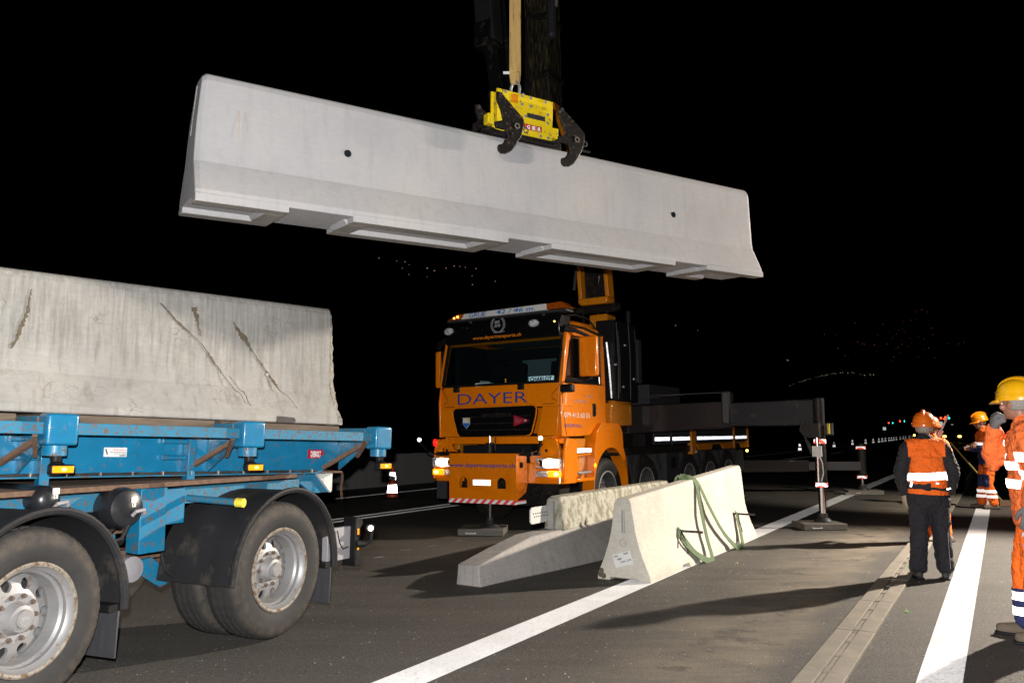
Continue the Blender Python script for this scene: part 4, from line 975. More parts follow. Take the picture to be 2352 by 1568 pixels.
m = MB(); m.tube([(.03, 1.06, 2.20), (.03, -1.06, 2.20)], .022, 6); m.tube([(.03, 1.07, 2.20), (.19, 1.06, 2.90)], .028, 6); m.tube([(.03, -1.055, 2.20), (.19, -1.05, 2.90)], .024, 6); T('windscreen_seal', m, 'plastic')
for s_ in (-1, 1):
    m = MB(); m.prism([(.0, 2.19), (.10, 2.19), (.29, 2.95), (.18, 2.95)], 'y', s_*1.07, s_*1.128); T('pillar', m, 'orange', bevel=.015, seg=3)
m = MB(); m.prism([(.08, 2.86), (.06, 3.10), (.12, 3.20), (.40, 3.22), (.40, 3.10), (.19, 2.90)], 'y', -1.07, 1.05); vs_ = T('sun_visor', m, 'visor', bevel=.02)
# cab inside
m = MB(); m.bb(1.33, 1.37, -1.04, .62, 2.2, 2.80); m.bb(.5, 1.33, -1.04, .62, 2.88, 2.90); T('cab_lining', m, 'cabinterior')
m = MB(); m.bb(1.30, 1.37, .58, 1.06, 2.1, 2.90); m.bb(.35, 1.36, 1.03, 1.06, 2.2, 2.9); T('cab_dark_panel', m, 'seat')  # black panels that make the cab's left rear inside dark
m = MB(); m.bb(.05, .45, -1.04, 1.04, 2.05, 2.17); T('dashboard', m, 'seat', bevel=.03)
m = MB(); m.bb(1.15, 1.33, -1.04, 1.0, 2.68, 2.85); T('cab_shelf', m, 'seat')
for y in (.35, -.62):
    m = MB(); m.bb(.75, 1.0, y-.25, y+.25, 2.0, 2.15); m.box((1.0, y, 2.35), (.14, .48, .5), (0, R(8), 0)); m.box((1.03, y, 2.66), (.10, .30, .18), (0, R(8), 0)); T('cab_seat', m, 'seat', bevel=.04, seg=3)
m = MB(); m.lathe([(.20, 0), (.222, .012), (.20, .024), (.18, .012), (.20, 0)], (0, 0, 0), 'z', 32); m.bb(-.19, .19, -.02, .02, 0, .02)
sw = T('steering_wheel', m, 'seat', smooth=True); sw.location = (.48, -.62, 2.24); sw.rotation_euler = (0, R(-30), 0)
m = MB(); m.box((.24, .02, 2.255), (.06, .12, .14), (0, R(-15), 0)); dv = T('dash_device', m, 'grease', bevel=.02)
m = MB()
for k in range(4): m.box((.2, -.02, 2.225+k*.02), (.01, .014, .009))
part('device_leds', m, 'amberlit', dv)
m = MB(); m.box((.10, .28, 2.205), (.14, .30, .05), (0, 0, .1)); m.box((.16, .34, 2.24), (.02, .16, .06), (.1, 0, .3)); T('dash_papers', m, 'white')
m = MB(); m.bb(.074, .080, -.95, -.52, 2.215, 2.29); np_ = T('name_plate', m, 'retroplate'); 
text('name_plate_text', 'CHARLOT', 'blacktext', np_, (.0735, -.54, 2.222), FY, FZ, .060, .38, .001, bold=.04)
# visor lettering, lamps, light bar
text('visor_text', 'www.dayertransports.ch', 'orangetext', vs_, (.070, .50, 2.918), FY, (-.08, 0, 1), .052, .90, .006, shear=.2, bold=.03)
text('visor_text', '85', 'greytext', vs_, (.050, .075, 3.135), FY, FZ, .048, .10, .003, shear=.2, bold=.03)
text('visor_text', 'ans', 'greytext', vs_, (.052, .075, 3.085), FY, FZ, .040, .11, .003, shear=.2, bold=.03)
text('visor_text', '1928 - 2013', 'greytext', vs_, (.060, .10, 2.995), FY, FZ, .024, .20, .004, bold=.02)
m = MB()
for s_ in (-1, 1):
    for k in range(8):
        a = R(-75+k*17); y = .0+s_*.115*math.cos(a)+.015; z = 3.12+.12*math.sin(a)
        for q in (-1, 1): m.box((.052, y+q*s_*.012, z), (.003, .011, .032), (s_*(a)+q*.5, 0, 0))
part('laurel_emblem', m, 'greytext', vs_)
for y in (.93, -.66):
    m = MB(); m.ball((.03, y, 3.08), .10, 10, (.45, 1.05, .66)); lo_ = part('spot_lamp', m, 'plastic', vs_, smooth=True)
    m = MB(); m.ball((-.0, y, 3.08), .088, 12, (.30, 1.05, .66)); part('lamp_glass', m, 'lens', lo_, smooth=True)
m = MB(); m.ball((.05, -.99, 3.085), .012, 8); part('marker_lamp', m, 'amberhot', vs_)
lb = MB(); lb.prism([(.70, 3.255), (-.87, 3.265), (-.87, 3.36), (.64, 3.34)], 'x', .02, .24); lbo = T('light_bar', lb, 'white', bevel=.008)
m = MB(); m.bb(.03, .25, -1.2, .98, 3.225, 3.254); part('bar_base', m, 'greyalu', lbo)
m = MB(); m.prism([(.98, 3.256), (.705, 3.256), (.645, 3.34), (.78, 3.345)], 'x', .02, .24); part('beacon_lens', m, 'amberlens', lbo, bevel=.01)
m = MB(); m.prism([(-1.25, 3.266), (-.875, 3.266), (-.875, 3.36), (-1.12, 3.37)], 'x', .02, .24); part('beacon_lens', m, 'amberlens', lbo, bevel=.01)
m = MB(); m.ball((.012, .76, 3.30), .016, 8); m.ball((.012, .83, 3.285), .013, 8); part('beacon_bulb', m, 'amberhot', lbo)
m = MB(); m.bb(.017, .0195, .279, .283, 3.262, 3.345); m.bb(.017, .0195, -.31, -.306, 3.268, 3.352); part('bar_joint', m, 'plastic', lbo)
text('bar_text', 'GRUE', 'bluebright', lbo, (.018, .54, 3.270), FY, (0, 0, 1), .068, .33, .002, shear=.15, bold=.015)
text('bar_text', '42 / 46 m.', 'bluebright', lbo, (.018, .02, 3.275), FY, (0, 0, 1), .068, .70, .002, shear=.15, bold=.015)
m = MB(); m.cyl((.15, -.75, 3.20), (.15, -.75, 3.24), .03); m.cyl((.15, .6, 3.18), (.15, .6, 3.24), .03); part('bar_bracket', m, 'greyalu', lbo)
m = MB(); m.tube([(.25, -1.0, 3.20), (.6, -1.05, 3.24), (1.0, -1.06, 3.22), (1.22, -1.06, 3.10)], .015, 6); T('roof_rail', m, 'plastic')
for s_ in (-1, 1):
    m = MB(); m.bb(-.0165, -.012, s_*.80, s_*1.0, 1.872, 1.879); T('panel_gap', m, 'plastic')
    m = MB(); m.tube([(.03, s_*1.085, 2.18), (.02, s_*1.05, 2.10), (.0, s_*.96, 2.02), (-.004, s_*.96, 1.95), (.02, s_*1.08, 1.90)], .004, 4); T('panel_gap', m, 'plastic')
m = MB(); m.bb(-.03, -.022, -1.0, 1.0, 1.405, 1.412); T('panel_gap', m, 'plastic')
# front lettering
text('front_text', 'DAYER', 'bluetext', tk, (-.004, .745, 1.905), FY, FZ, .165, 1.29, .004, bold=-.005)
# wipers
for y in (.78, -.42):
    m = MB(); m.bb(-.02, .03, y-.05, y+.05, 2.10, 2.18); T('wiper_arm', m, 'plastic', bevel=.01)
# side lettering (right door)
text('door_text', '079 413 60 55', 'whitetext', tk, (.06, -WC, 1.675), (1, 0, 0), FZ, .072, .80, .004)
text('door_text', 'DAYER TRANSPORTS', 'greytext', tk, (.06, -WC, 1.895), (1, 0, 0), FZ, .045, .74, .004, bold=-.01)
text('door_text', 'HEREMENCE', 'bluetext', tk, (.06, -WC, 1.53), (1, 0, 0), FZ, .052, .54, .004, bold=-.01)
text('door_text', 'TGS 35.540', 'greytext', tk, (.70, -WC, 1.985), (1, 0, 0), FZ, .035, .26, .004)
# mirrors
m = MB(); m.box((.12, -1.20, 2.585), (.10, .30, .60)); mo = T('mirror', m, 'orange', bevel=.03, seg=3)
mo.location = (.50-.12, -.115, .0)
m = MB(); m.box((.19, -1.20, 2.585), (.04, .31, .61)); part('mirror_back', m, 'plastic', mo, bevel=.012)
m = MB(); m.tube([(.12, -1.10, 2.98), (.30, -1.20, 2.96), (.62, -1.30, 2.88)], [.05, .035, .02], 8); T('mirror_arm', m, 'plastic'); m = MB(); m.tube([(.12, -1.10, 2.22), (.3, -1.2, 2.22), (.62, -1.30, 2.27)], [.05, .035, .02], 8); T('mirror_arm', m, 'plastic')
m = MB(); m.box((.02, -1.20, 2.09), (.10, .20, .12)); T('front_mirror', m, 'plastic', bevel=.03, seg=3)
m = MB(); m.box((.08, -1.20, 2.09), (.05, .18, .11)); T('front_mirror_glass', m, 'greyalu', bevel=.02)
m = MB(); m.box((.25, 1.30, 2.50), (.12, .12, .60)); T('mirror', m, 'orange', bevel=.03)
m = MB(); m.box((.27, 1.23, 2.50), (.11, .06, .60)); T('mirror_back', m, 'plastic', bevel=.012)
m = MB(); m.tube([(.15, 1.12, 2.95), (.2, 1.25, 2.92), (.25, 1.33, 2.85)], [.05, .06, .04], 8); T('mirror_arm', m, 'plastic')
# bumper: two corner blocks joined low, with lamp clusters
m = band(.73, 1.02, -.10, -.08, 1.19, 1.19, rad=.2)
T('bumper', m, 'orange', smooth=40, bevel=.01)
for s_ in (-1, 1):
    m = MB(); m.prism([(s_*.62, 1.0), (s_*1.10, 1.0), (s_*1.13, 1.20), (s_*1.05, 1.37), (s_*.90, 1.39), (s_*.78, 1.22), (s_*.60, 1.16)], 'x', -.085, .0); bc = T('bumper_corner', m, 'orange', bevel=.02, seg=3)
    m = MB(); m.prism([(-.09, .76), (.35, .80), (.35, 1.36), (.02, 1.38), (-.06, 1.2)], 'y', s_*1.14, s_*1.185); T('bumper_side', m, 'orange', bevel=.02)
    y0, y1 = s_*.74, s_*1.16
    m = MB(); m.bb(-.125, -.10, y0, y1, .945, 1.095); hl = T('headlight', m, 'lens', bevel=.012)
    m = MB(); m.ball((-.125, s_*.97, 1.02), .085, 12, (.28, 1.35, .78)); part('headlight_beam', m, 'headlit', hl, smooth=True)
    m = MB(); m.ball((-.122, s_*.82, 1.02), .05, 10, (.3, 1, 1)); part('headlight_reflector', m, 'chrome', hl, smooth=True)
    m = MB(); m.bb(-.120, -.10, s_*.73, s_*.93, .825, .91); part('fog_lamp', m, 'lens', hl, bevel=.01)
    m = MB(); m.bb(-.124, -.10, s_*.94, s_*1.155, .825, .915); part('indicator', m, 'amberlit', hl, bevel=.01)
    m = MB(); m.ball((-.125, s_*1.08, .87), .03, 8, (.4, 1.4, 1)); part('indicator_bulb', m, 'amberhot', hl, smooth=True)
    m = MB()
    for y in (.66, .90): m.disc((-.087, s_*y, 1.20 if s_ < 0 else 1.20), .022, 'x', 16, .006)
    part('tow_hole', m, 'hole', bc)
m = MB(); m.bb(-.04, .25, -.62, .62, 1.02, 1.28); T('radiator_gap', m, 'hole')
m = MB(); m.bb(.10, .4, -1.0, 1.0, .56, .72); m.bb(.2, .35, -.8, .8, .38, .56); T('front_axle_beam', m, 'grease')
m = MB(); m.bb(.02, .06, 1.0, 1.18, .45, .74); T('front_flap', m, 'flap')
# stabiliser board in front
bo_ = MB(); bo_.bb(-.42, -.405, -.60, .60, .50, 1.165); 
board = T('front_board', bo_, 'orange', bevel=.004)
cut = MB()
for y in (.34, -.34): cut.prism([(y-.075, .665), (y+.075, .665)]+[(y+.075*math.cos(R(a)), .745+.075*math.sin(R(a))) for a in range(0, 181, 15)], 'x', -.5, -.3)
co = part('cutter', cut, 'hole'); co.parent = tk
md = board.modifiers.new('bore', 'BOOLEAN'); md.object = co; md.solver = 'EXACT'; board.modifiers.move(1, 0); bake(board); bpy.data.objects.remove(co)
for y in (-.585, .585):
    m = MB(); m.prism([(-.405, .50), (-.16, .60), (-.12, .70), (-.13, 1.165), (-.405, 1.165)], 'y', y-.008, y+.008); part('board_side', m, 'orange', board, bevel=.003)
m = MB(); m.disc((-.28, -.595, 1.0), .045, 'y', 20, .006); m.disc((-.03, -.74, .88), .03, 'x', 16, .01); part('board_hole', m, 'hole', board)
m = MB(); m.bb(-.16, -.02, -.55, .55, .68, .74); m.bb(-.24, -.21, -.45, .45, .55, .95); part('board_carrier', m, 'grease', board)
text('board_text', 'www.dayertransports.ch', 'bluetext', board, (-.4205, .585, .965), FY, FZ, .062, 1.16, .003, bold=.015)
m = MB(); m.bb(-.428, -.4205, -.598, .598, .445, .505); m.bb(-.42, -.17, -.602, -.594, .452, .505); part('warning_strip', m, 'warnpink', board)
m = MB(); m.bb(-.432, -.421, -.155, .155, .705, .785); pl2 = part('licence_plate', m, 'retroplate', board, bevel=.003)
text('plate_text', 'VS 390 741', 'blacktext', pl2, (-.4325, .145, .722), FY, FZ, .048, .29, .001)
m = MB()
for y in (-.66, .78): m.bb(-.33, -.08, y-.14, y+.14, 1.13, 1.185); m.cyl((-.30, y+.02, 1.18), (-.30, y+.02, 1.24), .012)
part('board_bracket', m, 'grease', board)
m = MB(); m.tube([(-.36, -.86, 1.155), (-.37, -.93, 1.17), (-.39, -.97, 1.28), (-.40, -1.0, 1.36)], [.022, .02, .018, .02], 8); T('marker_arm', m, 'plastic', smooth=True)
m = MB(); m.ball((-.41, -1.0, 1.38), .032, 8); T('marker_lamp', m, 'warmwhite', smooth=True)
m = MB(); m.ball((-.20, 1.36, 1.37), .030, 8); T('marker_lamp', m, 'warmwhite', smooth=True)
m = MB(); m.tube([(-.20, 1.36, 1.34), (-.15, 1.25, 1.2), (-.2, 1.0, 1.14)], .012, 6); T('marker_arm', m, 'plastic', smooth=True)
for y in (-1.0, 1.16):
    m = MB(); m.ball((-.05, y, 1.32), .05, 8, (.5, .9, 1.3)); T('red_marker', m, 'redglow', smooth=True)
# front jack
m = MB(); m.cyl((-.30, -.06, .58), (-.30, -.06, 1.32), .06, n=20); T('jack_cylinder', m, 'grease', smooth=True)
m = MB(); m.cyl((-.30, -.06, .24), (-.30, -.06, .60), .035, n=20); T('jack_rod', m, 'chrome', smooth=True)
m = MB(); m.cyl((-.30, -.06, 1.2), (-.30, -.06, 1.42), .02, n=12); T('jack_post', m, 'chrome', smooth=True)
m = MB(); m.cyl((-.3, -.16, 1.2), (-.3, -.16, 1.40), .010, n=8); T('jack_post', m, 'chrome', smooth=True)
m = MB(); m.lathe([(.055, .245), (.055, .20), (.07, .19), (.08, .16), (.13, .115), (.15, .10), (0, .10)], (-.30, -.06, 0), 'z', 24); T('jack_foot', m, 'steel', smooth=40)
# mudguard over the front wheel, steps
def arch(xc, zc, r0, r1, y0, y1, a0, a1, n=14):
    m = MB(); o = [(xc+r1*math.cos(R(a)), zc+r1*math.sin(R(a))) for a in [a0+(a1-a0)*k/n for k in range(n+1)]]
    i_ = [(xc+r0*math.cos(R(a)), zc+r0*math.sin(R(a))) for a in [a1-(a1-a0)*k/n for k in range(n+1)]]
    return o, i_
for s_ in (-1, 1):
    ys, ye = s_*1.0, s_*1.20
    inner = [(1.41+.60*math.cos(R(a)), .56+.66*math.sin(R(a))) for a in range(0, 181, 12)]
    outer = [(2.02, .56), (2.00, .95), (1.86, 1.22), (1.84, 1.50), (1.70, 1.60), (1.10, 1.60), (.92, 1.45), (.86, 1.25), (.84, .90), (.80, .56)]
    # polygonal plate with arch cut: triangulate as strip between resampled outlines
    def resample(pl, n):
        d = [0]
        for k in range(1, len(pl)): d.append(d[-1]+math.dist(pl[k-1], pl[k]))
        out_ = []
        for j in range(n):
            t = d[-1]*j/(n-1); k = max(i for i in range(len(d)) if d[i] <= t+1e-9); k = min(k, len(pl)-2); u = (t-d[k])/(d[k+1]-d[k]); out_.append((pl[k][0]*(1-u)+pl[k+1][0]*u, pl[k][1]*(1-u)+pl[k+1][1]*u))
        return out_
    A, B_ = resample(outer, 26), resample(inner, 26); n = 26; m = MB()
    vs = [(p[0], ye, p[1]) for p in A]+[(p[0], ye, p[1]) for p in B_]+[(p[0], ys, p[1]) for p in A]+[(p[0], ys, p[1]) for p in B_]
    fs = []
    for i in range(n-1): fs += [(i, i+1, n+i+1, n+i), (i, 2*n+i, 2*n+i+1, i+1), (n+i, n+i+1, 3*n+i+1, 3*n+i)]
    m.add(vs, fs); T('mudguard', m, 'orange', bevel=.03, seg=3)
    m = MB(); m.bb(.30, .84, s_*.95, s_*1.06, .75, 1.37); T('step_recess', m, 'orange2', bevel=.02)
    m = MB(); m.prism([(.28, .74), (.84, .74), (.84, .79), (.28, .79)], 'y', s_*.95, s_*1.20); m.prism([(.28, 1.09), (.84, 1.12), (.84, 1.15), (.28, 1.13)], 'y', s_*.95, s_*1.15); T('step_panel', m, 'orange', bevel=.008)
    for z in (.885, 1.19):
        m = MB(); m.bb(.32, .74, s_*1.06, s_*1.20, z-.03, z+.03 if z > 1 else z); T('step', m, 'galv' if z < 1 else 'retrodim', bevel=.004)
    m = MB(); m.ball((.845, s_*1.205, .96), .035, 8, (1, .5, 1.1)); T('side_marker', m, 'amberlit', smooth=True)
# chassis
for y in (-.45, .37):
    m = MB(); m.bb(.3, 8.5, y, y+.08, .72, .98); T('chassis_rail', m, 'grease')
def tplace(name, mb, mat, **k): return part(name, mb, mat, tk, **k)
for x in (1.41, 2.93, 4.98, 6.17, 7.35):
    for fl in (False, True):
        wheel(tplace, x, -1.13 if not fl else 1.13, .535, flip=fl, r=.525, tyremat='trucktyre', hub=None, dual=False, rimmats=('greytext', 'darkrim'))
    m = MB(); m.cyl((x, -.9, .53), (x, .9, .53), .08, n=12); T('axle', m, 'grease')
for x in (2.93, 4.98, 6.17, 7.35):
    for s_ in (-1, 1):
        m = MB(); m.prism([(x-.62, .80), (x-.50, .78), (x-.33, 1.07), (x+.33, 1.07), (x+.50, .78), (x+.62, .80), (x+.40, 1.15), (x-.40, 1.15)], 'y', s_*.80, s_*1.16); T('wheel_cover', m, 'checker', bevel=.006)
# fuel tank, side boxes, flatbed
m = MB(); m.bb(2.02, 2.30, -1.13, -.55, .45, 1.0); T('side_tank', m, 'plastic', bevel=.08, seg=4)
m = MB(); m.prism([(2.06, 1.17), (2.55, 1.19), (2.44, .75), (2.30, .70)], 'y', -1.15, -1.12); T('tread_panel', m, 'checker')
m = MB(); m.bb(3.75, 4.42, -1.15, -.60, .35, 1.09); T('tool_box', m, 'greyalu', bevel=.01)
m = MB(); m.bb(3.98, 4.2, -1.16, -1.151, .8, 1.0); T('box_latch', m, 'plastic')
m = MB(); m.bb(1.7, 8.5, -1.18, 1.18, 1.08, 1.20); T('bed_frame', m, 'grease')
m = MB(); m.bb(5.15, 8.6, -1.205, -1.15, 1.205, 1.23); 
for x in (5.25, 6.7, 8.0): m.prism([(x, 1.20), (x+.9 if x < 8 else x+.55, 1.20), (x+.8 if x < 8 else x+.5, 1.10), (x+.1, 1.10)], 'y', -1.205, -1.15)
T('bed_edge', m, 'orange2', bevel=.004)
for a, b_ in ((5.22, 7.50), (7.62, 8.52), (3.12, 3.86), (3.94, 4.88)):
    m = MB(); m.bb(a, b_, -1.20, -1.17, 1.24, 1.56 if a > 5 else 1.50); dsd = T('drop_side', m, 'greyalu', bevel=.004)
    m = MB(); m.bb(a+.03, b_-.03, -1.206, -1.2005, 1.30, 1.365); part('reflective_strip', m, 'retrodim', dsd)
for x in (7.56, 8.56): 
    m = MB(); m.bb(x-.05, x+.05, -1.215, -1.14, 1.10, 1.58); T('bed_post', m, 'orange2', bevel=.004)
m = MB(); m.bb(4.93, 5.16, -1.215, -1.12, 1.03, 1.55); T('bed_post', m, 'orange2', bevel=.006)
m = MB(); m.bb(5.08, 5.20, -1.22, -1.216, 1.05, 1.10); T('post_label', m, 'paper')
m = MB(); m.bb(3.10, 8.5, 1.14, 1.17, 1.24, 1.56); T('drop_side', m, 'greyalu')
m = MB(); m.bb(3.15, 4.62, -1.12, -.3, 1.95, 2.30); T('grey_chest', m, 'greyalu', bevel=.01)
m = MB(); m.bb(3.2, 4.5, -1.0, .5, 1.2, 1.95); T('crane_counter_frame', m, 'grease')
m = MB(); m.ball((8.65, -1.15, 1.02), .03, 8); T('tail_marker', m, 'amberhot', smooth=True)
m = MB(); m.bb(8.55, 8.95, -1.22, -1.20, 1.325, 1.345); T('tail_rod', m, 'steel')
m = MB(); m.bb(7.85, 8.35, -1.15, -1.10, .62, 1.05); T('rear_flap', m, 'flap')
# crane base, column and mast
m = MB(); m.bb(1.62, 2.40, -1.12, -.35, 1.56, 1.93); m.bb(1.70, 2.40, -1.12, -.4, 1.93, 1.97); m.prism([(1.60, 1.55), (2.0, 1.55), (1.75, 1.25)], 'y', -1.12, -.6); T('crane_base', m, 'orange2', bevel=.02)
m = MB(); m.bb(1.55, 2.9, -.9, .9, 1.0, 1.56); T('crane_subframe', m, 'grease', bevel=.02)
m = MB(); m.prism([(-1.125, 1.86), (-1.123, 1.78), (-1.121, 1.82)], 'x', 2.3, 2.34); T('warning_triangle', m, 'yellow')
m = MB(); m.cyl((2.2, -.62, 1.9), (2.2, -.62, 3.3), .20, n=24); T('crane_column', m, 'grease', smooth=True)
m = MB(); m.bb(1.98, 2.34, -.90, -.56, 1.95, 3.45); T('column_housing', m, 'orange2', bevel=.03)
m = MB(); m.bb(1.75, 2.64, -1.14, -.80, 1.96, 3.30); m.bb(1.6, 1.95, -1.13, -.92, 1.98, 2.70); T('oil_tank', m, 'plastic', bevel=.02)
m = MB(); m.bb(2.62, 2.78, -1.16, -1.02, 2.30, 3.05); T('oil_cooler', m, 'greyalu', bevel=.01)
m = MB(); m.cyl((2.62, -1.0, 3.30), (2.62, -1.0, 3.55), .05); T('filter_bowl', m, 'plastic'); 
m = MB()
for y in (-.42, -.70, -.86): m.cyl((2.0, y, 2.4), (2.05, y, 3.55), .035, n=12)
T('lift_cylinder', m, 'chrome', smooth=True)
m = MB(); m.cyl((2.05, -1.08, 3.55), (2.05, -.16, 3.55), .075, n=20); m.cyl((2.05, -1.12, 3.55), (2.05, -1.08, 3.55), .05, n=16); m.cyl((2.05, -.16, 3.55), (2.05, -.12, 3.55), .05, n=16); T('pivot_pin', m, 'grease', smooth=40)
m = MB()
for k in range(5): m.tube([(1.7, -1.02+.03*k, 1.9), (1.62-.01*k, -1.05+.03*k, 2.4), (1.66, -1.0+.03*k, 2.9), (1.85, -.9, 3.3)], .012, 6)
T('hydraulic_hose', m, 'grease')
m = MB(); m.tube([(1.6, -1.14, 2.0), (1.56, -1.13, 2.5), (1.50, -1.12, 2.9)], [.03, .035, .03], 8); T('exhaust_pipe', m, 'chrome', smooth=True)
for x, y, z0, z1, r_ in ((1.80, -1.165, 2.0, 3.25, .010), (1.86, -1.165, 2.1, 3.1, .008), (2.30, -1.15, 2.0, 3.28, .009), (2.55, -1.15, 2.3, 3.2, .012)):
    m = MB(); m.tube([(x, y, z0), (x+.01, y-.01, (z0+z1)/2), (x-.02, y, z1)], r_, 6); T('hydraulic_pipe', m, 'steel' if r_ < .011 else 'plastic', smooth=True)
for x, y, z in ((1.72, -1.15, 2.55), (2.1, -1.15, 2.9), (2.42, -1.15, 2.35), (2.0, -1.15, 2.2)):
    m = MB(); m.cyl((x, y, z), (x, y-.03, z), .018, n=8); T('pipe_fitting', m, 'lens')
m = MB(); m.bb(1.62, 1.70, -1.145, -1.13, 2.05, 2.9); T('step_rail', m, 'greyalu')
# lower boom, an open orange box section
bm1 = Vector((2.1, -.65, 3.66)); bm2 = Vector((2.2, .46, 7.6))
dr_ = (bm2-bm1).normalized()
m = MB()
m.prism([(-.93, 3.66), (-.88, 3.62), (-.42, 3.62), (-.37, 3.66), (-.37, 3.74), (-.93, 3.74)], 'x', 1.95, 2.25); T('boom_foot', m, 'orange2', bevel=.02)
for y in (-.91, -.40):
    m = MB(); m.prism([(y-.035, 3.74), (y+.035, 3.74), (y+.065, 4.25), (y+.24, 5.0), (y+1.05, 7.4), (y+.97, 7.4), (y+.15, 5.0), (y-.005, 4.25)], 'x', 1.98, 2.2); T('boom_cheek', m, 'orange2', bevel=.01)
m = MB(); m.prism([(-.86, 3.75), (-.44, 3.75), (-.42, 4.25), (-.25, 5.0), (.55, 7.4), (.2, 7.4), (-.62, 5.0), (-.84, 4.25)], 'x', 2.12, 2.24); T('boom_web', m, 'grease')
m = MB(); m.tube([(1.97, -.78, 4.1), (1.96, -.76, 3.98), (1.97, -.68, 3.95), (1.98, -.62, 3.97)], .014, 8); m.tube([(1.97, -.78, 4.02), (1.97, -.70, 4.02)], .012, 6); T('boom_fitting', m, 'chrome', smooth=True)
m = MB(); m.cyl((1.95, -.30, 3.9), (2.0, -.34, 4.4), .03); T('boom_side_rod', m, 'steel')
# upper boom rising behind the barrier, its telescopic sections and cylinders
def boxbeam(name, a, b_, wx, wy, mat, **k):
    a, b_ = Vector(a), Vector(b_); m = MB(); rings = []
    for p, sc_ in ((a, 1), (b_, 1)): rings.append([p+Vector((sx*wx/2, sy*wy/2, 0)) for sx, sy in ((-1, -1), (1, -1), (1, 1), (-1, 1))])
    m.loft(rings); return T(name, m, mat, bevel=k.get('bevel', .02))
M['boomblack'] = basic('black boom paint with ochre wear', (.014, .013, .012), .4, var=.3, stretch=(6, 6, .7), vs=3, dirt=(.085, .065, .02), dirt_amt=.42, dirt_scale=6)
boxbeam('boom_section', (2.2, .40, 6.6), (2.2, .47, 13), .5, .55, 'boomblack')
boxbeam('boom_section', (1.92, .30, 6.6), (1.92, .34, 9.0), .06, .14, 'boomblack'); boxbeam('boom_section', (1.92, .46, 6.6), (1.92, .5, 9.4), .06, .14, 'boomblack')
m = MB()
for z in (7.9, 9.0, 10.4): m.bb(1.9, 2.5, .12, .80, z, z+.12)
T('boom_collar', m, 'grease', bevel=.02)
m = MB(); m.cyl((2.0, .09, 8.72), (2.0, .05, 12.5), .095, n=20); m.ball((2.0, .09, 8.70), .095, 10); T('boom_cylinder', m, 'greyalu', smooth=True)
m = MB(); m.cyl((2.0, -.02, 9.2), (2.0, -.04, 12.5), .03, n=10); T('boom_pipe', m, 'galv', smooth=True)
boxbeam('jib_section', (2.2, 1.20, 7.0), (2.2, 1.75, 10.4), .3, .30, 'beam'); boxbeam('jib_section', (2.15, 1.55, 9.0), (2.15, 1.85, 12.6), .36, .40, 'greyalu')
m = MB(); m.cyl((2.0, .95, 7.0), (2.0, 1.35, 12.5), .05, n=12); m.bb(1.95, 2.3, 1.15, 1.48, 7.55, 7.95); m.bb(1.95, 2.3, 1.42, 1.80, 8.9, 9.4); m.bb(1.95, 2.3, .95, 1.30, 6.9, 7.25); T('jib_bracket', m, 'beam', bevel=.02)
m = MB(); m.cyl((2.0, .62, 7.2), (2.0, .9, 12.0), .11, n=14); T('jib_cylinder', m, 'grease', smooth=True)
# upper works above the frame: arm reaching back down to the hook over the clamp
hookW = eye+Vector((0, 0, 4.3)); tkM = Matrix.LocRotScale(Vector((-.2023, 12.247, 0)), Euler((-.012, 0, R(57))), None); hk = tkM.inverted() @ hookW
m = MB(); m.tube([(2.2, .47, 12.9), (1.2, .6, 13.4), (hk.x+.5, hk.y-.2, hk.z+2.2), (hk.x, hk.y, hk.z+1.6)], [.30, .26, .18, .15], 4); T('crane_jib_head', m, 'boomblack')
m = MB(); m.tube([(hk.x, hk.y, hk.z+1.7), (hk.x, hk.y, hk.z+.25)], .06, 8); m.lathe([(.09, -.03), (.12, 0), (.09, .03), (.06, 0), (.09, -.03)], (hk.x, hk.y, hk.z+.08), 'x', 16); T('crane_hook', m, 'steel')
# right front stabiliser: sleeve, beam, jack
ti = tkM.inverted()
def W2(p): return tuple(ti @ Vector(p))
def wbeam(name, a, b_, za0, za1, zb0, zb1, th, mat, bev=.02):
    """box beam between two ground points given in the world, with its own top and bottom heights"""
    a, b_ = Vector((*a, 0)), Vector((*b_, 0)); d = (b_-a).normalized(); n = Vector((-d.y, d.x, 0))*th/2
    r0 = [W2(a-n+Vector((0, 0, za0))), W2(a+n+Vector((0, 0, za0))), W2(a+n+Vector((0, 0, za1))), W2(a-n+Vector((0, 0, za1)))]
    r1 = [W2(b_-n+Vector((0, 0, zb0))), W2(b_+n+Vector((0, 0, zb0))), W2(b_+n+Vector((0, 0, zb1))), W2(b_-n+Vector((0, 0, zb1)))]
    m = MB(); m.loft([r0, r1]); return T(name, m, mat, bevel=bev)
wbeam('stabiliser_sleeve', (1.95, 14.2), (3.65, 13.35), 1.42, 1.92, 1.55, 1.985, .32, 'maroon')
wbeam('stabiliser_beam', (3.2, 13.55), (4.90, 12.72), 1.56, 1.94, 1.575, 1.995, .24, 'beam')
wbeam('beam_lug', (3.50, 13.36), (3.62, 13.30), 1.60, 2.14, 1.60, 2.14, .40, 'steel', .03)
m = MB(); m.tube([W2((1.9, 14.0, 2.08)), W2((3.5, 13.25, 2.12))], .008, 5); m.tube([W2((1.9, 14.0, 2.02)), W2((2.9, 13.5, 2.10))], .008, 5); T('stay_wire', m, 'steel')
m = MB(); m.bb(*(0, 0, 0, 0, 0, 0)) if False else None
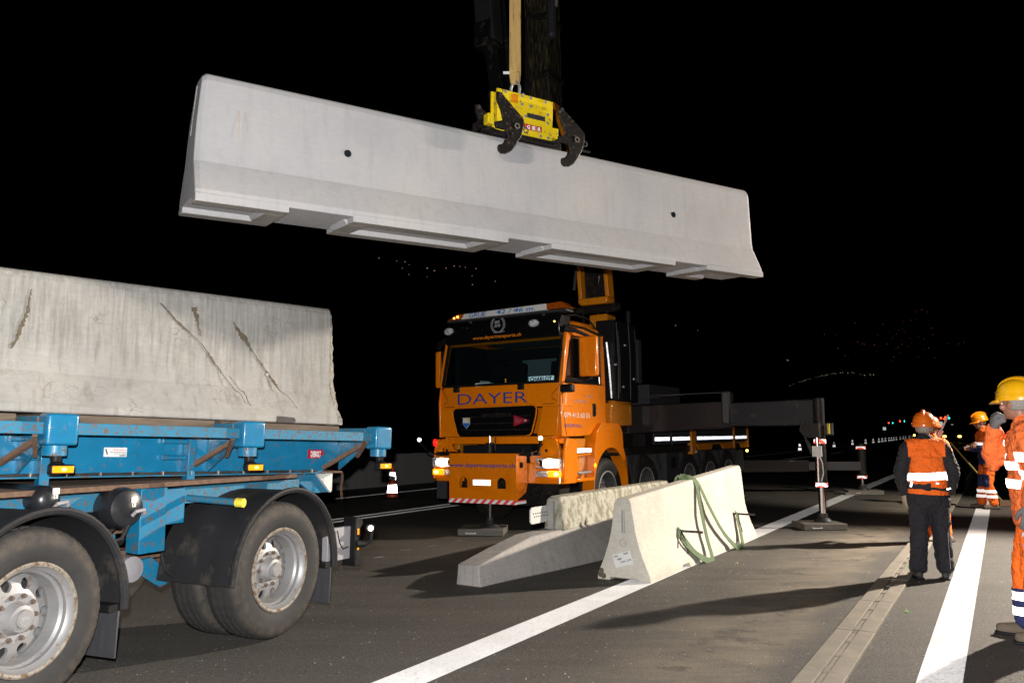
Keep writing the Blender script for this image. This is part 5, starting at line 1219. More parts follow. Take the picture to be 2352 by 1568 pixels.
def jack(name_, gx, gy, z_top, z_b1, z_b2, r_out, r_in, ztube):
    m = MB(); m.cyl(W2((gx, gy, ztube)), W2((gx, gy, z_top)), r_out, n=24); jc = T('stabiliser_jack', m, 'grease', smooth=40)
    m = MB(); m.cyl(W2((gx, gy, .16)), W2((gx, gy, ztube+.02)), r_in, n=24); part('jack_rod', m, 'chrome', jc, smooth=40)
    for z in (z_b1, z_b2):
        a, b_ = Vector(W2((gx, gy, z-.032))), Vector(W2((gx, gy, z+.032))); m = MB(); m.cyl(a, b_, r_out+.006, n=28); part('warning_band', m, 'warnred', jc, smooth=40)
    m = MB(); m.lathe([(r_in*1.35, .23), (r_in*1.35, .17), (r_in*1.7, .16), (r_in*2.3, .125), (r_in*2.4, .105), (0, .105)], W2((gx, gy, 0)), 'z', 24); part('jack_foot', m, 'steel', jc, smooth=40)
    return jc
j1 = jack('j', 4.80, 12.65, 2.0, 1.33, .665, .085, .055, .63)
m = MB(); m.cyl(W2((4.72, 12.55, .70)), W2((4.72, 12.55, 1.5)), .028, n=12); part('jack_pipe', m, 'chrome', j1, smooth=40)
m = MB(); m.tube([W2((4.73, 12.52, 1.12)), W2((4.77, 12.51, 1.0)), W2((4.78, 12.51, .85)), W2((4.75, 12.52, .72))], .009, 6); part('jack_hose', m, 'galv', j1, smooth=True)
m = MB(); m.box(W2((4.70, 12.52, 1.18)), (.03, .14, .16)); part('jack_plate', m, 'offwhite', j1)
m = MB()
for k in range(5): m.tube([W2((4.58-.02*k, 12.56, 1.66)), W2((4.50-.01*k, 12.55, 1.50)), W2((4.56+.01*k, 12.55, 1.30)), W2((4.62, 12.55, 1.14))], .014, 6)
m.box(W2((4.66, 12.56, 1.50)), (.2, .22, .22)); part('jack_hoses', m, 'grease', j1)
m = MB(); m.box(W2((4.96, 12.66, 1.52)), (.10, .10, .18)); part('jack_box', m, 'greyalu', j1)
m = MB(); m.box(W2((4.91, 12.56, 1.53)), (.03, .03, .16)); part('jack_mark', m, 'yellow', j1)
# right rear stabiliser low behind the bed
wbeam('stabiliser_sleeve', (5.3, 19.5), (7.05, 19.45), .50, .80, .52, .80, .30, 'maroon')
wbeam('stabiliser_beam', (6.9, 19.45), (8.30, 19.42), .55, .755, .55, .765, .22, 'greyalu')
j2 = jack('j', 8.33, 19.40, 1.19, 1.09, .40, .105, .058, .36)
# pads under the jacks (they lie loose on the road)
def pad(x, y, rz, sx, sy, h, label, n=1):
    t_ = thing('jack_pad', label, 'jack pad', (x, y, 0), (0, 0, rz), 'pads under the truck stabilisers')
    m = MB(); m.bb(-sx/2, sx/2, -sy/2, sy/2, .004, h); part('pad_plate', m, 'wood', t_, bevel=.008)
    m = MB(); m.tube([(-sx/2+.02+.10, -sy/2-.002, h*.5), (-sx/2+.12, -sy/2-.03, h*.4), (-sx/2+.26, -sy/2-.03, h*.4), (-sx/2+.26, -sy/2-.002, h*.5)], .008, 6); part('pad_handle', m, 'offwhite', t_, smooth=True)
    return t_
pad(-.42, 12.02, R(-6), .66, .60, .10, 'square timber pad under the front jack of the orange truck')
pad(4.72, 12.62, R(3), .66, .50, .10, 'flat grey pad under the nearest stabiliser jack, on the white lane line side')
pad(8.33, 19.40, R(-8), .80, .55, .10, 'round-edged pad stack under the rear stabiliser jack behind the cream barrier')
m = MB(); m.box((7.95, 19.3, .03), (.5, .4, .06), (0, 0, .3)); tag(part('plank', m, 'wood'), 'loose plank lying beside the rear stabiliser pad', 'plank')

# ------------------------------------------------------------------ traffic cones
def make_cone():
    t_ = thing('traffic_cone', 'x', 'traffic cone', group='traffic cones along the far lane')
    m = MB(); m.lathe([(.13, .03), (.035, .70), (.02, .705), (0, .705)], (0, 0, 0), 'z', 24); part('cone_body', m, 'coneorange', t_, smooth=40)
    m = MB(); m.bb(-.19, .19, -.19, .19, .0, .035); part('cone_foot', m, 'plastic', t_, bevel=.01)
    rr = lambda z: .13-(.095)*(z-.03)/.67+.003
    for a, b_ in ((.13, .30), (.41, .57)):
        m = MB(); m.lathe([(rr(a), a), (rr(b_), b_)], (0, 0, 0), 'z', 24); part('reflective_sleeve', m, 'retrocone', t_, smooth=True)
    return t_
cone = make_cone()
cones = [(-2.66, 18.17), (6.95, 29.2), (19.95, 56.3), (26.9, 67.8), (32.8, 78.2), (36.6, 84.0), (40.2, 90.3), (42.6, 94.2), (45.0, 98.6), (46.9, 101.9), (48.8, 105.0), (50.6, 108.2), (52.6, 111.8), (55.2, 116.5), (58.6, 122.4), (62.2, 128.9), (66.5, 137), (70.5, 144), (74.5, 152), (79, 160)]
clab = ['nearest traffic cone, on the thin white line between blue trailer and orange truck',
        'traffic cone half hidden behind the tail of the orange truck bed', 'lone traffic cone between the truck bed and the nearest stabiliser jack',
        'first traffic cone to the right of the nearest stabiliser jack', 'second traffic cone to the right of the nearest stabiliser jack',
        'traffic cone right above the rear stabiliser jack', 'first traffic cone to the right of the rear stabiliser jack', 'second traffic cone to the right of the rear stabiliser jack, last before the tight row']
for i, (x, y) in enumerate(cones):
    c_ = cone if i == 0 else copy_tree(cone); c_.location = (x, y, .0); c_.rotation_euler = (0, 0, random.uniform(0, 1.5))
    
    if i < 2:
        for ch in c_.children:
            if ch.name.startswith('reflective_sleeve'): ch.material_slots[0].link = 'OBJECT'; ch.material_slots[0].material = M['retroworn']
    ordn = ['first', 'second', 'third', 'fourth', 'fifth', 'sixth', 'seventh', 'eighth', 'ninth', 'tenth', 'eleventh', 'twelfth']
    c_['label'] = clab[i] if i < len(clab) else ordn[i-len(clab)]+' tiny traffic cone from the left in the tight row left of the orange helmet'

# ------------------------------------------------------------------ far things: parapet, signs, vehicles
pa = MB(); a, b_ = Vector((-9.0, 13.8, 0)), Vector((4.5, 34.0, 0)); d = (b_-a).normalized(); n = Vector((-d.y, d.x, 0))
A = Vector((-4.27, 20.9, 0)); B_ = Vector((-2.23, 24.0, 0)); d = (B_-A).normalized(); n = Vector((-d.y, d.x, 0))*.12; a = A-d*10; b_ = B_+d*26
pa.loft([[a-n, a+n, a+n*.8+Vector((0, 0, .86)), a-n*.8+Vector((0, 0, .86))], [b_-n, b_+n, b_+n*.8+Vector((0, 0, .86)), b_-n*.8+Vector((0, 0, .86))]])
tag(part('parapet', pa, 'wall', bevel=.01), 'long low grey concrete parapet behind the traffic cone on the far side of the road', 'wall')
def at(u, v, dist): return Vector(((u-1176)/1850*dist, dist, 1.5+(988-v)/1850*dist))
def signal(u, v, dist, size, mat, shape, label):
    p = at(u, v, dist); t_ = thing('lane_signal', label, 'lane signal', p, group='lit lane signals far down the motorway')
    s = size; m = MB(); m.bb(-s*.8, s*.8, .02, .3, -s*.8, s*.8); part('signal_box', m, 'plastic', t_)
    m = MB()
    if shape == 'x': m.box((0, 0, 0), (s*1.3, .03, s*.28), (0, R(45), 0)); m.box((0, 0, 0), (s*1.3, .032, s*.28), (0, R(-45), 0))
    elif shape == 'tri':
        for k in range(3):
            a0, a1 = R(90+120*k), R(210+120*k); m.tube([(s*.75*math.cos(a0), 0, s*.75*math.sin(a0)-.1), (s*.75*math.cos(a1), 0, s*.75*math.sin(a1)-.1)], s*.09, 6)
        m.box((0, 0, -.12*s), (s*.15, .03, s*.4))
    else: m.box((0, 0, s*.2), (s*.25, .03, s*.7)); m.prism([(-s*.5, -.05*s), (s*.5, -.05*s), (0, -s*.6)], 'y', -.015, .015)
    part('signal_light', m, mat, t_)
    m = MB(); m.bb(-.15, .15, .1, .3, -(p.z), -s*.8); part('signal_post', m, 'plastic', t_)
signal(2157, 960, 300, .75, 'redlamp', 'x', 'red cross lane signal left of the lit triangle between the helmets')
signal(2167, 960, 301, 1.0, 'redlamp', 'tri', 'lit red triangle sign between the orange helmet and the far worker')
signal(2175.5, 960, 300, .75, 'greenlamp', 'arrow', 'green arrow lane signal right of the lit triangle')
signal(2037, 971, 420, .7, 'redlamp', 'x', 'tiny red lane signal straight above the far box truck')
signal(2046, 971, 420, .7, 'greenlamp', 'arrow', 'tiny green lane signal above the far box truck')
signal(2063, 967, 380, .7, 'redlamp', 'x', 'tiny red lane signal right of the far box truck')
signal(2073, 967, 380, .7, 'greenlamp', 'arrow', 'tiny green lane signal closest to the orange helmet')
def panel(u, v, dist, sx, sz, mat, label, name='road_sign', cat='road sign'):
    p = at(u, v, dist); t_ = thing(name, label, cat, p, group='small far road signs')
    m = MB(); m.bb(-sx/2, sx/2, -.03, .03, -sz/2, sz/2); part('sign_panel', m, mat, t_, bevel=.02)
    m = MB(); m.cyl((0, .06, -p.z), (0, .06, -sz/2+.1), .05, n=8); part('sign_post', m, 'galv', t_)
panel(2156, 974, 130, .55, .8, 'whitelamp', 'small pale sign just under the red cross signal')
panel(2182, 978, 150, .45, .6, 'whitelamp', 'small pale sign left of the far worker\u2019s face')
panel(2026.5, 984, 150, .55, .55, 'bluelamp' if 'bluelamp' in M else 'whitelamp', 'small round blue-white sign left of the far box truck')
# far box truck and amber-lit maintenance vehicle
v = thing('box_truck', 'far pale box truck standing beyond the row of cones', 'truck', (140.5*1.07*2041/2041*.997, 300, 0), (0, 0, 0))
v.location = at(2041, 988, 300)*1; v.location.z = 0
m = MB(); m.bb(-1.8, 1.8, 0, 7, 1.6, 3.3); part('cargo_box', m, 'glowbox' if 'glowbox' in M else 'white', v, bevel=.05)
m = MB(); m.bb(-1.7, 1.7, -1.9, -.2, .6, 3.0); part('cab', m, 'greyalu', v, bevel=.1)
m = MB(); m.bb(-1.2, 1.2, -.5, 7, .6, 1.0)
for x in (-1.5, 1.5):
    for y in (-1.2, 5.5): m.cyl((x-.15, y, .5), (x+.15, y, .5), .5, n=16)
part('running_gear', m, 'plastic', v)
v = thing('maintenance_truck', 'dark far vehicle with two glowing amber lamps left of the far worker', 'truck', (54.7, 100.8, 0), (0, 0, R(-30)))
m = MB(); m.bb(-1.0, 1.0, 0, 5, .5, 1.3); m.bb(-1.0, 1.0, .3, 1.8, 1.3, 2.2); part('body', m, 'plastic', v, bevel=.08)
m = MB()
for x in (-.9, .9):
    for y in (.8, 4.1): m.cyl((x-.12, y, .42), (x+.12, y, .42), .42, n=16)
part('wheels', m, 'rubber', v)
for x in (-.82, .82): 
    m = MB(); m.ball((x, -.02, .76), .22, 8, (1, .3, .62)); part('amber_lamp', m, 'amberhot', v, smooth=True)
m = MB(); m.ball((0, 0, 0), .13, 8); o = part('road_beacon', m, 'amberhot', None, smooth=True); o.location = at(2094, 999, 100); tag(o, 'small yellow beacon left of the orange helmet, low over the road', 'beacon')

# ------------------------------------------------------------------ floodlight tower, out of frame on the right
ft = thing('floodlight_tower', 'mast with floodlight heads standing beyond the right edge', 'floodlight', (11.45, 12.45, 0), (0, 0, R(30)))
m = MB(); m.cyl((0, 0, 0), (0, 0, 5.1), .06); 
for k in range(3): a = 2*math.pi*k/3; m.cyl((0, 0, 1.0), (1.1*math.cos(a), 1.1*math.sin(a), .02), .03)
part('mast', m, 'galv', ft)
m = MB(); m.box((.05, 0, 5.15), (.22, .6, .35), (0, R(25), 0)); part('lamp_head', m, 'plastic', ft)

# ------------------------------------------------------------------ people
def ellring(c, ax, ay, rx, ry, n=20): return [c+ax*rx*math.cos(2*math.pi*k/n)+ay*ry*math.sin(2*math.pi*k/n) for k in range(n)]
def limb(mb, pts, rs, n=16, side=None):
    """lofted limb; rs may be r or (rx, ry)"""
    pts = [Vector(p) for p in pts]; P = []; Rr = []
    for i in range(len(pts)-1):
        for k in range(4):
            t = k/4; P.append(pts[i].lerp(pts[i+1], t))
            a = rs[i] if hasattr(rs[i], '__len__') else (rs[i], rs[i]); b = rs[i+1] if hasattr(rs[i+1], '__len__') else (rs[i+1], rs[i+1])
            Rr.append((a[0]*(1-t)+b[0]*t, a[1]*(1-t)+b[1]*t))
    P.append(pts[-1]); Rr.append(rs[-1] if hasattr(rs[-1], '__len__') else (rs[-1], rs[-1]))
    rings = []; ref = Vector(side or (1, 0, 0))
    for i, p in enumerate(P):
        d = (P[min(i+1, len(P)-1)]-P[max(i-1, 0)]).normalized(); ax = (ref-d*ref.dot(d))
        if ax.length < .15: ax = d.orthogonal()
        ax.normalize(); ay = d.cross(ax); rings.append(ellring(p, ax, ay, *Rr[i], n))
    e0 = rings[0]; c0 = P[0]-(P[1]-P[0]).normalized()*min(Rr[0])*.5; rings.insert(0, [c0+(q-P[0])*.55 for q in e0])
    e1 = rings[-1]; c1 = P[-1]+(P[-1]-P[-2]).normalized()*min(Rr[-1])*.5; rings.append([c1+(q-P[-1])*.55 for q in e1])
    mb.loft(rings)
def hand(mb, wrist, d, palm_n, L_=.185, curl=.35, side=1):
    d = Vector(d).normalized(); nn = Vector(palm_n); nn = (nn-d*nn.dot(d)).normalized(); s = d.cross(nn)*side; w_ = Vector(wrist)
    if curl > 1.5:   # closed fist: palm, four folded fingers with knuckles, thumb across them
        limb(mb, [w_-d*.02, w_+d*.03, w_+d*.085], [(.040, .032), (.054, .031), (.060, .028)], side=s)
        for off in (-.043, -.015, .013, .040):
            p = w_+d*.088+s*off; limb(mb, [p-nn*.006, p+d*.022+nn*.016, p+d*.010+nn*.045, p-d*.022+nn*.050], [.0175, .0180, .0162, .015], 10, side=s)
        p = w_+d*.03-s*.040; limb(mb, [p, p+d*.035-s*.008+nn*.028, p+d*.042+s*.012+nn*.050, p+d*.040+s*.035+nn*.058], [.019, .016, .014, .012], 10); return
    limb(mb, [w_-d*.02, w_+d*.03, w_+d*.095], [(.030, .022), (.038, .019), (.043, .015)], side=s)
    for k, (off, ln) in enumerate(((-.031, .078), (-.010, .088), (.011, .083), (.031, .066))):
        p = w_+d*.09+s*off; dd = d.copy(); pts = [p]; 
        for j, fr in enumerate((.45, .32, .23)):
            dd = (dd+nn*curl*(.5+.6*j)).normalized(); p = p+dd*ln*fr; pts.append(p)
        limb(mb, pts, [.0105, .0098, .009, .0078], 8, side=s)
    p = w_+d*.025-s*.032; dd = (d*.75-s*.6+nn*.35).normalized(); q = p+dd*.04; r = q+(d*.9-s*.15+nn*.35).normalized()*.034; t = r+(d+nn*.4).normalized()*.025
    limb(mb, [p-dd*.01, q, r, t], [.016, .0135, .011, .009], 8)
def remeshed(name, mb, mat, parent, voxel, smooth_it=3, wr=0, wscale=.12, kind=None):
    o = part(name, mb, mat, parent)
    r = o.modifiers.new('r', 'REMESH'); r.mode = 'VOXEL'; r.voxel_size = voxel; r.use_smooth_shade = True
    s = o.modifiers.new('s', 'SMOOTH'); s.iterations = smooth_it; s.factor = .5
    if wr:
        tx = bpy.data.textures.new(name+'_folds', 'CLOUDS'); tx.noise_scale = wscale; tx.noise_depth = 2
        dmod = o.modifiers.new('d', 'DISPLACE'); dmod.texture = tx; dmod.strength = wr; dmod.mid_level = .5; dmod.texture_coords = 'LOCAL'
    bake(o)
    for p in o.data.polygons: p.use_smooth = True
    if not o.data.materials: o.data.materials.append(M[mat])
    return o
def slab(src, name, mat, parent, planes, off=.005, keep=None, rmat=None):
    """piece of cloth cut from a garment: bisected by planes (point, normal = side removed), pushed out along the normals"""
    bm = bmesh.new(); bm.from_mesh(src.data)
    for co_, no in planes:
        gm_ = bm.verts[:]+bm.edges[:]+bm.faces[:]
        bmesh.ops.bisect_plane(bm, geom=gm_, plane_co=Vector(co_), plane_no=Vector(no), clear_outer=True)
    if keep: bmesh.ops.delete(bm, geom=[f for f in bm.faces if not keep(f.calc_center_median())], context='FACES')
    bm.normal_update()
    for v_ in bm.verts: v_.co += v_.normal*off
    me = bpy.data.meshes.new(name); bm.to_mesh(me); bm.free(); me.materials.clear(); me.materials.append(M[mat])
    o = bpy.data.objects.new(name, me); COL.objects.link(o); o.parent = parent
    so = o.modifiers.new('t', 'SOLIDIFY'); so.thickness = .004; so.offset = -1
    return o
def dist_axis(p, a, b):
    a, b = Vector(a), Vector(b); t = max(0, min(1, (p-a).dot(b-a)/(b-a).length_squared)); return (p-(a+(b-a)*t)).length, t
def helmet(parent, c, f, mat, tilt=0, r=.132):
    """shell with brim, ridge, rim band; c centre at rim height, f forward"""
    f = Vector(f).normalized(); rt = f.cross(Vector((0, 0, 1))).normalized(); up = rt.cross(f); Mx = Matrix((rt, f, up)).transposed(); c = Vector(c)
    def X(p): return c+Mx @ Vector(p)
    m = MB(); rings = []
    for z, k in ((-.035, 1.03), (-.03, 1.045), (-.012, 1.0), (-.005, 1.01), (.0, .985), (.03, .97), (.06, .90), (.085, .79), (.107, .62), (.122, .40), (.130, .18), (.131, .02)):
        rings.append([X((r*.92*k*math.cos(a), r*1.12*k*math.sin(a)-.008, z)) for a in [2*math.pi*i/40 for i in range(40)]])
    m.loft(rings); h = part('helmet', m, mat, parent, smooth=50)
    m = MB(); vs = []
    rr = [[], [], []]
    for i in range(15):
        a = R(25+130*i/14); x, y = math.cos(a), math.sin(a); ext = math.sin(math.pi*i/14)
        rr[0].append(X((r*.92*1.0*x, r*1.12*y-.008, -.018))); rr[1].append(X((r*.95*x*1.02, r*1.12*y+.035*ext, -.030))); rr[2].append(X((r*.95*x*1.03, r*1.12*y-.008+.068*ext, -.046)))
    V = [p for q in rr for p in q]; F_ = []
    for k in range(2):
        for i in range(14): F_.append((k*15+i, k*15+i+1, (k+1)*15+i+1, (k+1)*15+i))
    m.add(V, F_); b = part('helmet_brim', m, mat, h, smooth=60); so = b.modifiers.new('t', 'SOLIDIFY'); so.thickness = .005
    m = MB()
    m.tube([X((0, r*1.10*math.cos(a)-.008, .045+.090*math.sin(a))) for a in [R(20+140*k/12) for k in range(13)]], [.010+.006*math.sin(math.pi*k/12) for k in range(13)], 8, 1.6)
    part('helmet_ridge', m, mat, h, smooth=60)
    for s in (-1, 1):
        m = MB(); m.box((0, 0, 0), (.012, .050, .018)); o = part('helmet_slot', m, mat, h, bevel=.003); o.location = X((s*r*.93, .0, -.004)); o.rotation_euler = Mx.to_euler()
        m = MB(); m.box((0, 0, 0), (.010, .034, .005)); o = part('vent_slot', m, 'plastic', h); o.location = X((s*r*.845, .062, .030)); o.rotation_euler = (Mx @ Matrix.Rotation(-s*.55, 3, 'Z')).to_euler()
    return h
def head(mb, c, f, k=1.0):
    """cranium, jaw, nose, ears, chin; c = centre of the head at eye height, f forward"""
    f = Vector(f).normalized(); rt = f.cross(Vector((0, 0, 1))).normalized(); up = rt.cross(f); Mx = Matrix((rt, f, up)).transposed(); c = Vector(c)
    def ball(p, r, s): 
        n = 10; rings = []
        for q in range(1, n):
            a = math.pi*q/n; rings.append([c+Mx @ (Vector(p)+Vector((math.sin(a)*math.cos(2*math.pi*i/(2*n))*r*s[0], math.sin(a)*math.sin(2*math.pi*i/(2*n))*r*s[1], math.cos(a)*r*s[2]))) for i in range(2*n)])
        mb.loft(rings)
    ball((0, -.012, .025), .095, (.83, 1.05, 1.02)); ball((0, .022, -.050), .070, (.88, 1.0, 1.05)); ball((0, .060, -.095), .028, (1.1, .9, .9))
    ball((0, .088, .012), .018, (3.0, .9, .8)); ball((0, .098, -.022), .016, (.75, 1.35, 1.5)); ball((0, .109, -.036), .014, (1.0, 1.1, .8)); ball((0, .088, -.064), .016, (1.6, .8, .55))
    for s in (-1, 1): ball((s*.082, -.008, -.018), .030, (.35, .62, 1.05)); ball((s*.086, -.016, -.008), .022, (.5, .8, .9)); ball((s*.05, .07, -.03), .026, (.9, .7, .9))
    return Mx
def human(label, loc, rz, J, mats, H=1.78, cat='person', heli='helmetyellow', hair='hairgrey', jacket_r=1.0, facing=(0, 1, 0), cuts=None, belly=0, voxel=.012, hem=.84):
    root = thing('person', label, 'person', loc, (0, 0, rz), 'road workers')
    # one continuous body
    b = MB()
    sh, hp = J['sh'], J['hip']
    limb(b, [hp, (0, 0, hp[2]+.15), (0, 0, sh[2]-.2), (J['chest'][0], J['chest'][1], sh[2]-.03)], [(.15, .11), (.14, .10), (.16, .11), (.14, .085)])
    limb(b, [(J['chest'][0], J['chest'][1]-.01, sh[2]-.05), J['neck'], (J['head'][0], J['head'][1]-.02, J['head'][2]-.06)], [.075, .058, .062])
    for s in 'LR':
        limb(b, [J['sh'+s], J['el'+s], J['wr'+s]], [.048, .038, .027]); limb(b, [J['hp'+s], J['kn'+s], J['an'+s]], [.08, .055, .04])
        hd = J['hd'+s]; hand(b, J['wr'+s], hd[0], hd[1], curl=hd[2], side=hd[3])
    head(b, J['head'], facing)
    body = remeshed('body', b, 'skin', root, .0075, 2)
    if J.get('glove'):
        for s in J['glove']:
            g_ = MB(); hd = J['hd'+s]; hand(g_, J['wr'+s], hd[0], hd[1], curl=hd[2], side=hd[3])
            w_ = Vector(J['wr'+s]); dd = Vector(hd[0]).normalized(); limb(g_, [w_-dd*.05, w_+dd*.01], [.036, .034], 14)
            gl = remeshed('glove', g_, J.get('glovemat', 'glove'), root, .006, 1)
            mo_ = gl.modifiers.new('d', 'DISPLACE'); mo_.strength = .004; mo_.mid_level = 0
    # trousers
    t_ = MB(); q = mats.get('fat', 1)
    for s in 'LR': limb(t_, [J['hp'+s], J['kn'+s], J['an'+s]], [(.108*q, .115*q), (.083*q, .085*q), (.078*q, .082*q)])
    limb(t_, [(hp[0], hp[1], hp[2]-.06), (hp[0], hp[1], hp[2]+.14)], [(.165*q, .125*q), (.165*q, .12*q)])
    trou = remeshed('trousers', t_, mats['trousers'], root, .011, 3, .040, .075)
    # jacket
    j_ = MB(); k = jacket_r; ch = J['chest']
    limb(j_, [(hp[0], hp[1], hem), (hp[0], hp[1]+.01, hem+.18), (ch[0]*.5, ch[1]*.6, sh[2]-.26), (ch[0], ch[1], sh[2]-.09), (ch[0], ch[1]-.005, sh[2]+.015)], [(.185*k+belly, .14*k+belly), (.175*k+belly, .135*k+belly), (.19*k, .135*k+belly*.5), (.195*k, .12*k), (.115*k, .085*k)])
    for s in 'LR':
        sv = J.get('slv', 1); limb(j_, [J['sh'+s], J['el'+s], J['wr'+s]], [.078*k*min(sv, 1.1), .068*k*sv, .050*k*sv])
        limb(j_, [(ch[0], ch[1], sh[2]-.03), Vector(J['sh'+s])], [.085*k, .075*k])
    limb(j_, [(ch[0], ch[1]-.015, sh[2]-.01), (J['neck'][0], J['neck'][1]-.01, J['neck'][2]+.01)], [(.088, .085), (.083, .082)])
    jack_ = remeshed('jacket', j_, mats['jacket'], root, .011, 3, .036, .07)
    for s in 'LR':
        an = Vector(J['an'+s]); ft_ = Vector(J.get('ft'+s, (0, 1, 0))).normalized(); b_ = MB()
        limb(b_, [(an.x, an.y, an.z+.08), (an.x, an.y, .07)], [.056, .058]); 
        limb(b_, [(an.x-ft_.x*.06, an.y-ft_.y*.06, .045), (an.x+ft_.x*.08, an.y+ft_.y*.08, .05), (an.x+ft_.x*.19, an.y+ft_.y*.19, .035)], [(.045, .042), (.050, .045), (.042, .032)], side=(0, 0, 1))
        bt = remeshed('boot', b_, mats.get('boot', 'boot'), root, .008, 2)
        m = MB(); a_ = math.atan2(ft_.y, ft_.x); m.box((an.x+ft_.x*.065, an.y+ft_.y*.065, .011), (.30, .098, .022), (0, 0, a_)); part('sole', m, 'plastic', bt, bevel=.008)
    # hair: cap under the helmet
    f = Vector(facing).normalized(); rt = f.cross(Vector((0, 0, 1))).normalized(); up = rt.cross(f); Mx = Matrix((rt, f, up)).transposed(); hc = Vector(J['head'])
    h_ = MB(); rings = []
    for z, kk in ((-.055, .72), (-.04, .88), (-.01, .97), (.03, 1.0), (.07, .92), (.10, .7), (.122, .3)):
        rings.append([hc+Mx @ Vector((.088*kk*math.cos(a), -.018+(.103*kk if math.sin(a) < 0 else (.03 if z < 0 else .085)*kk)*math.sin(a), z)) for a in [2*math.pi*i/24 for i in range(24)]])
    h_.loft(rings); part('hair', h_, hair, root, smooth=60)
    m = MB()
    for s in (-1, 1): m.ball(hc+Mx @ Vector((s*.033, .080, -.004)), .0125, 6)
    e_ = part('eyes', m, 'eyewhite', root, smooth=True)
    m = MB()
    for s in (-1, 1): m.ball(hc+Mx @ Vector((s*.033, .0905, -.004)), .0055, 5)
    part('pupils', m, 'hole', e_, smooth=True)
    m = MB(); m.ball(hc+Mx @ Vector((0, .097, -.066)), .012, 6, (1.8, .6, .35)); part('lips', m, 'skin', root)
    helmet(root, hc+Mx @ Vector((0, -.004, .052)), Mx @ Vector((0, 1, J.get('nod', 0))), heli, r=J.get('hr', .132))
    return root, jack_, trou

# --- worker seen from behind: orange vest over black jacket, dark trousers
Jc = dict(hip=(0, 0, .92), sh=(0, 0, 1.44), chest=(0, .02, 0), neck=(0, .03, 1.50), head=(.015, .06, 1.615),
          shL=(-.195, .01, 1.40), elL=(-.285, .0, 1.13), wrL=(-.255, .04, .90), hdL=((.1, .1, -1), (1, .3, 0), .25, 1),
          shR=(.195, .01, 1.40), elR=(.290, -.03, 1.13), wrR=(.250, .06, .92), hdR=((-.05, .2, -1), (-1, .3, 0), .25, -1),
          hpL=(-.10, 0, .88), knL=(-.105, .03, .48), anL=(-.155, -.03, .10), hpR=(.11, 0, .88), knR=(.135, .05, .48), anR=(.155, .02, .10),
          ftL=(-.15, 1, 0), ftR=(.35, 1, 0), nod=.0, hr=.138, glove='L', glovemat='glovetan')
pc, pj, ptr = human('heavy worker seen from behind in orange vest, black sleeves and orange helmet', (4.28, 8.42, 0), R(-16), Jc,
                    dict(jacket='blackfab', trousers='charcoal', boot='bootblack', fat=1.2), heli='helmetorange', jacket_r=1.12, facing=(.25, 1, .04), belly=.02, hem=.80)
pc.scale = (.86, .92, .945)
armfree = lambda c: (dist_axis(c, Jc['shL'], Jc['elL'])[0] > .098 and dist_axis(c, Jc['shR'], Jc['elR'])[0] > .098 and dist_axis(c, Jc['elL'], Jc['wrL'])[0] > .085 and dist_axis(c, Jc['elR'], Jc['wrR'])[0] > .085) or (c.z > 1.30 and abs(c.x) < .205)
slab(pj, 'vest', 'orangefab', pc, [((0, 0, 1.49), (0, 0, 1)), ((0, 0, .90), (-.03, 0, -1))], .010, armfree)
tor = lambda c: abs(c.x) < .235 and armfree(c)
slab(pj, 'reflective_band', 'retro', pc, [((0, 0, 1.135), (-.06, 0, 1)), ((0, 0, 1.052), (.04, 0, -1))], .017, tor)
slab(pj, 'belt_pouch', 'blackfab', pc, [((0, 0, 1.015), (0, 0, 1)), ((0, 0, .945), (-.1, 0, -1)), ((.10, 0, 0), (1, 0, .1))], .026, lambda c: tor(c) and c.y < .02)
slab(pj, 'belt_strap', 'blackfab', pc, [((0, 0, .985), (.12, 0, 1)), ((0, 0, .955), (-.12, 0, -1))], .019, tor)
m = MB(); m.box((-.195, -.13, 1.01), (.022, .01, .06), (0, .3, 0)); m.box((.075, -.185, 1.025), (.03, .008, .014), (0, .2, 0)); m.box((.205, -.12, .965), (.045, .01, .016), (0, -.3, 0)); part('reflective_tab', m, 'retro', pc)
slab(ptr, 'green_piping', 'greenfab', pc, [((-.232, 0, 0), (1, .0, .09)), ((0, 0, .58), (0, 0, 1)), ((0, 0, .09), (0, 0, -1))], .004)
slab(ptr, 'grey_piping', 'greytext', pc, [((.185, -.02, 0), (-1, .0, 0)), ((.190, 0, 0), (1, 0, 0)), ((0, 0, .50), (0, 0, 1)), ((0, 0, .12), (0, 0, -1))], .004, lambda c: c.y < 0)

# --- worker on the right edge, profile to the left, gloved fist at his face
Jr = dict(hip=(0, 0, .96), sh=(0, 0, 1.545), chest=(0, .03, 0), neck=(0, .05, 1.60), head=(0, .085, 1.725),
          shL=(-.20, .02, 1.50), elL=(-.275, -.02, 1.20), wrL=(-.265, .04, .985), hdL=((.0, .2, -1), (1, .2, 0), .2, 1),
          shR=(.19, .05, 1.49), elR=(.24, .27, 1.27), wrR=(.12, .235, 1.535), hdR=((-.10, -.12, 1), (.15, -1, .1), 2.0, 1), slv=1.0,
          hpL=(-.10, 0, .92), knL=(-.12, .04, .50), anL=(-.12, -.02, .10), hpR=(.10, 0, .92), knR=(.12, .10, .50), anR=(.13, .10, .10),
          ftL=(-.05, 1, 0), ftR=(.1, 1, 0), nod=-.04, glove='LR', glovemat='glove')
pr, pj, ptr = human('worker at the right edge in faded orange suit and yellow helmet, fist at mouth', (3.80, 5.93, 0), R(58), Jr,
                    dict(jacket='orangefab2', trousers='orangefab', boot='boot', fat=1.02), heli='helmetyellow', jacket_r=1.14, facing=(.75, 1, .02), hem=.86)
pr.scale = (1, 1, .985)
def armdist(c, J): return min(dist_axis(c, J['sh'+s], J['el'+s])[0] for s in 'LR'), min(dist_axis(c, J['el'+s], J['wr'+s])[0] for s in 'LR')
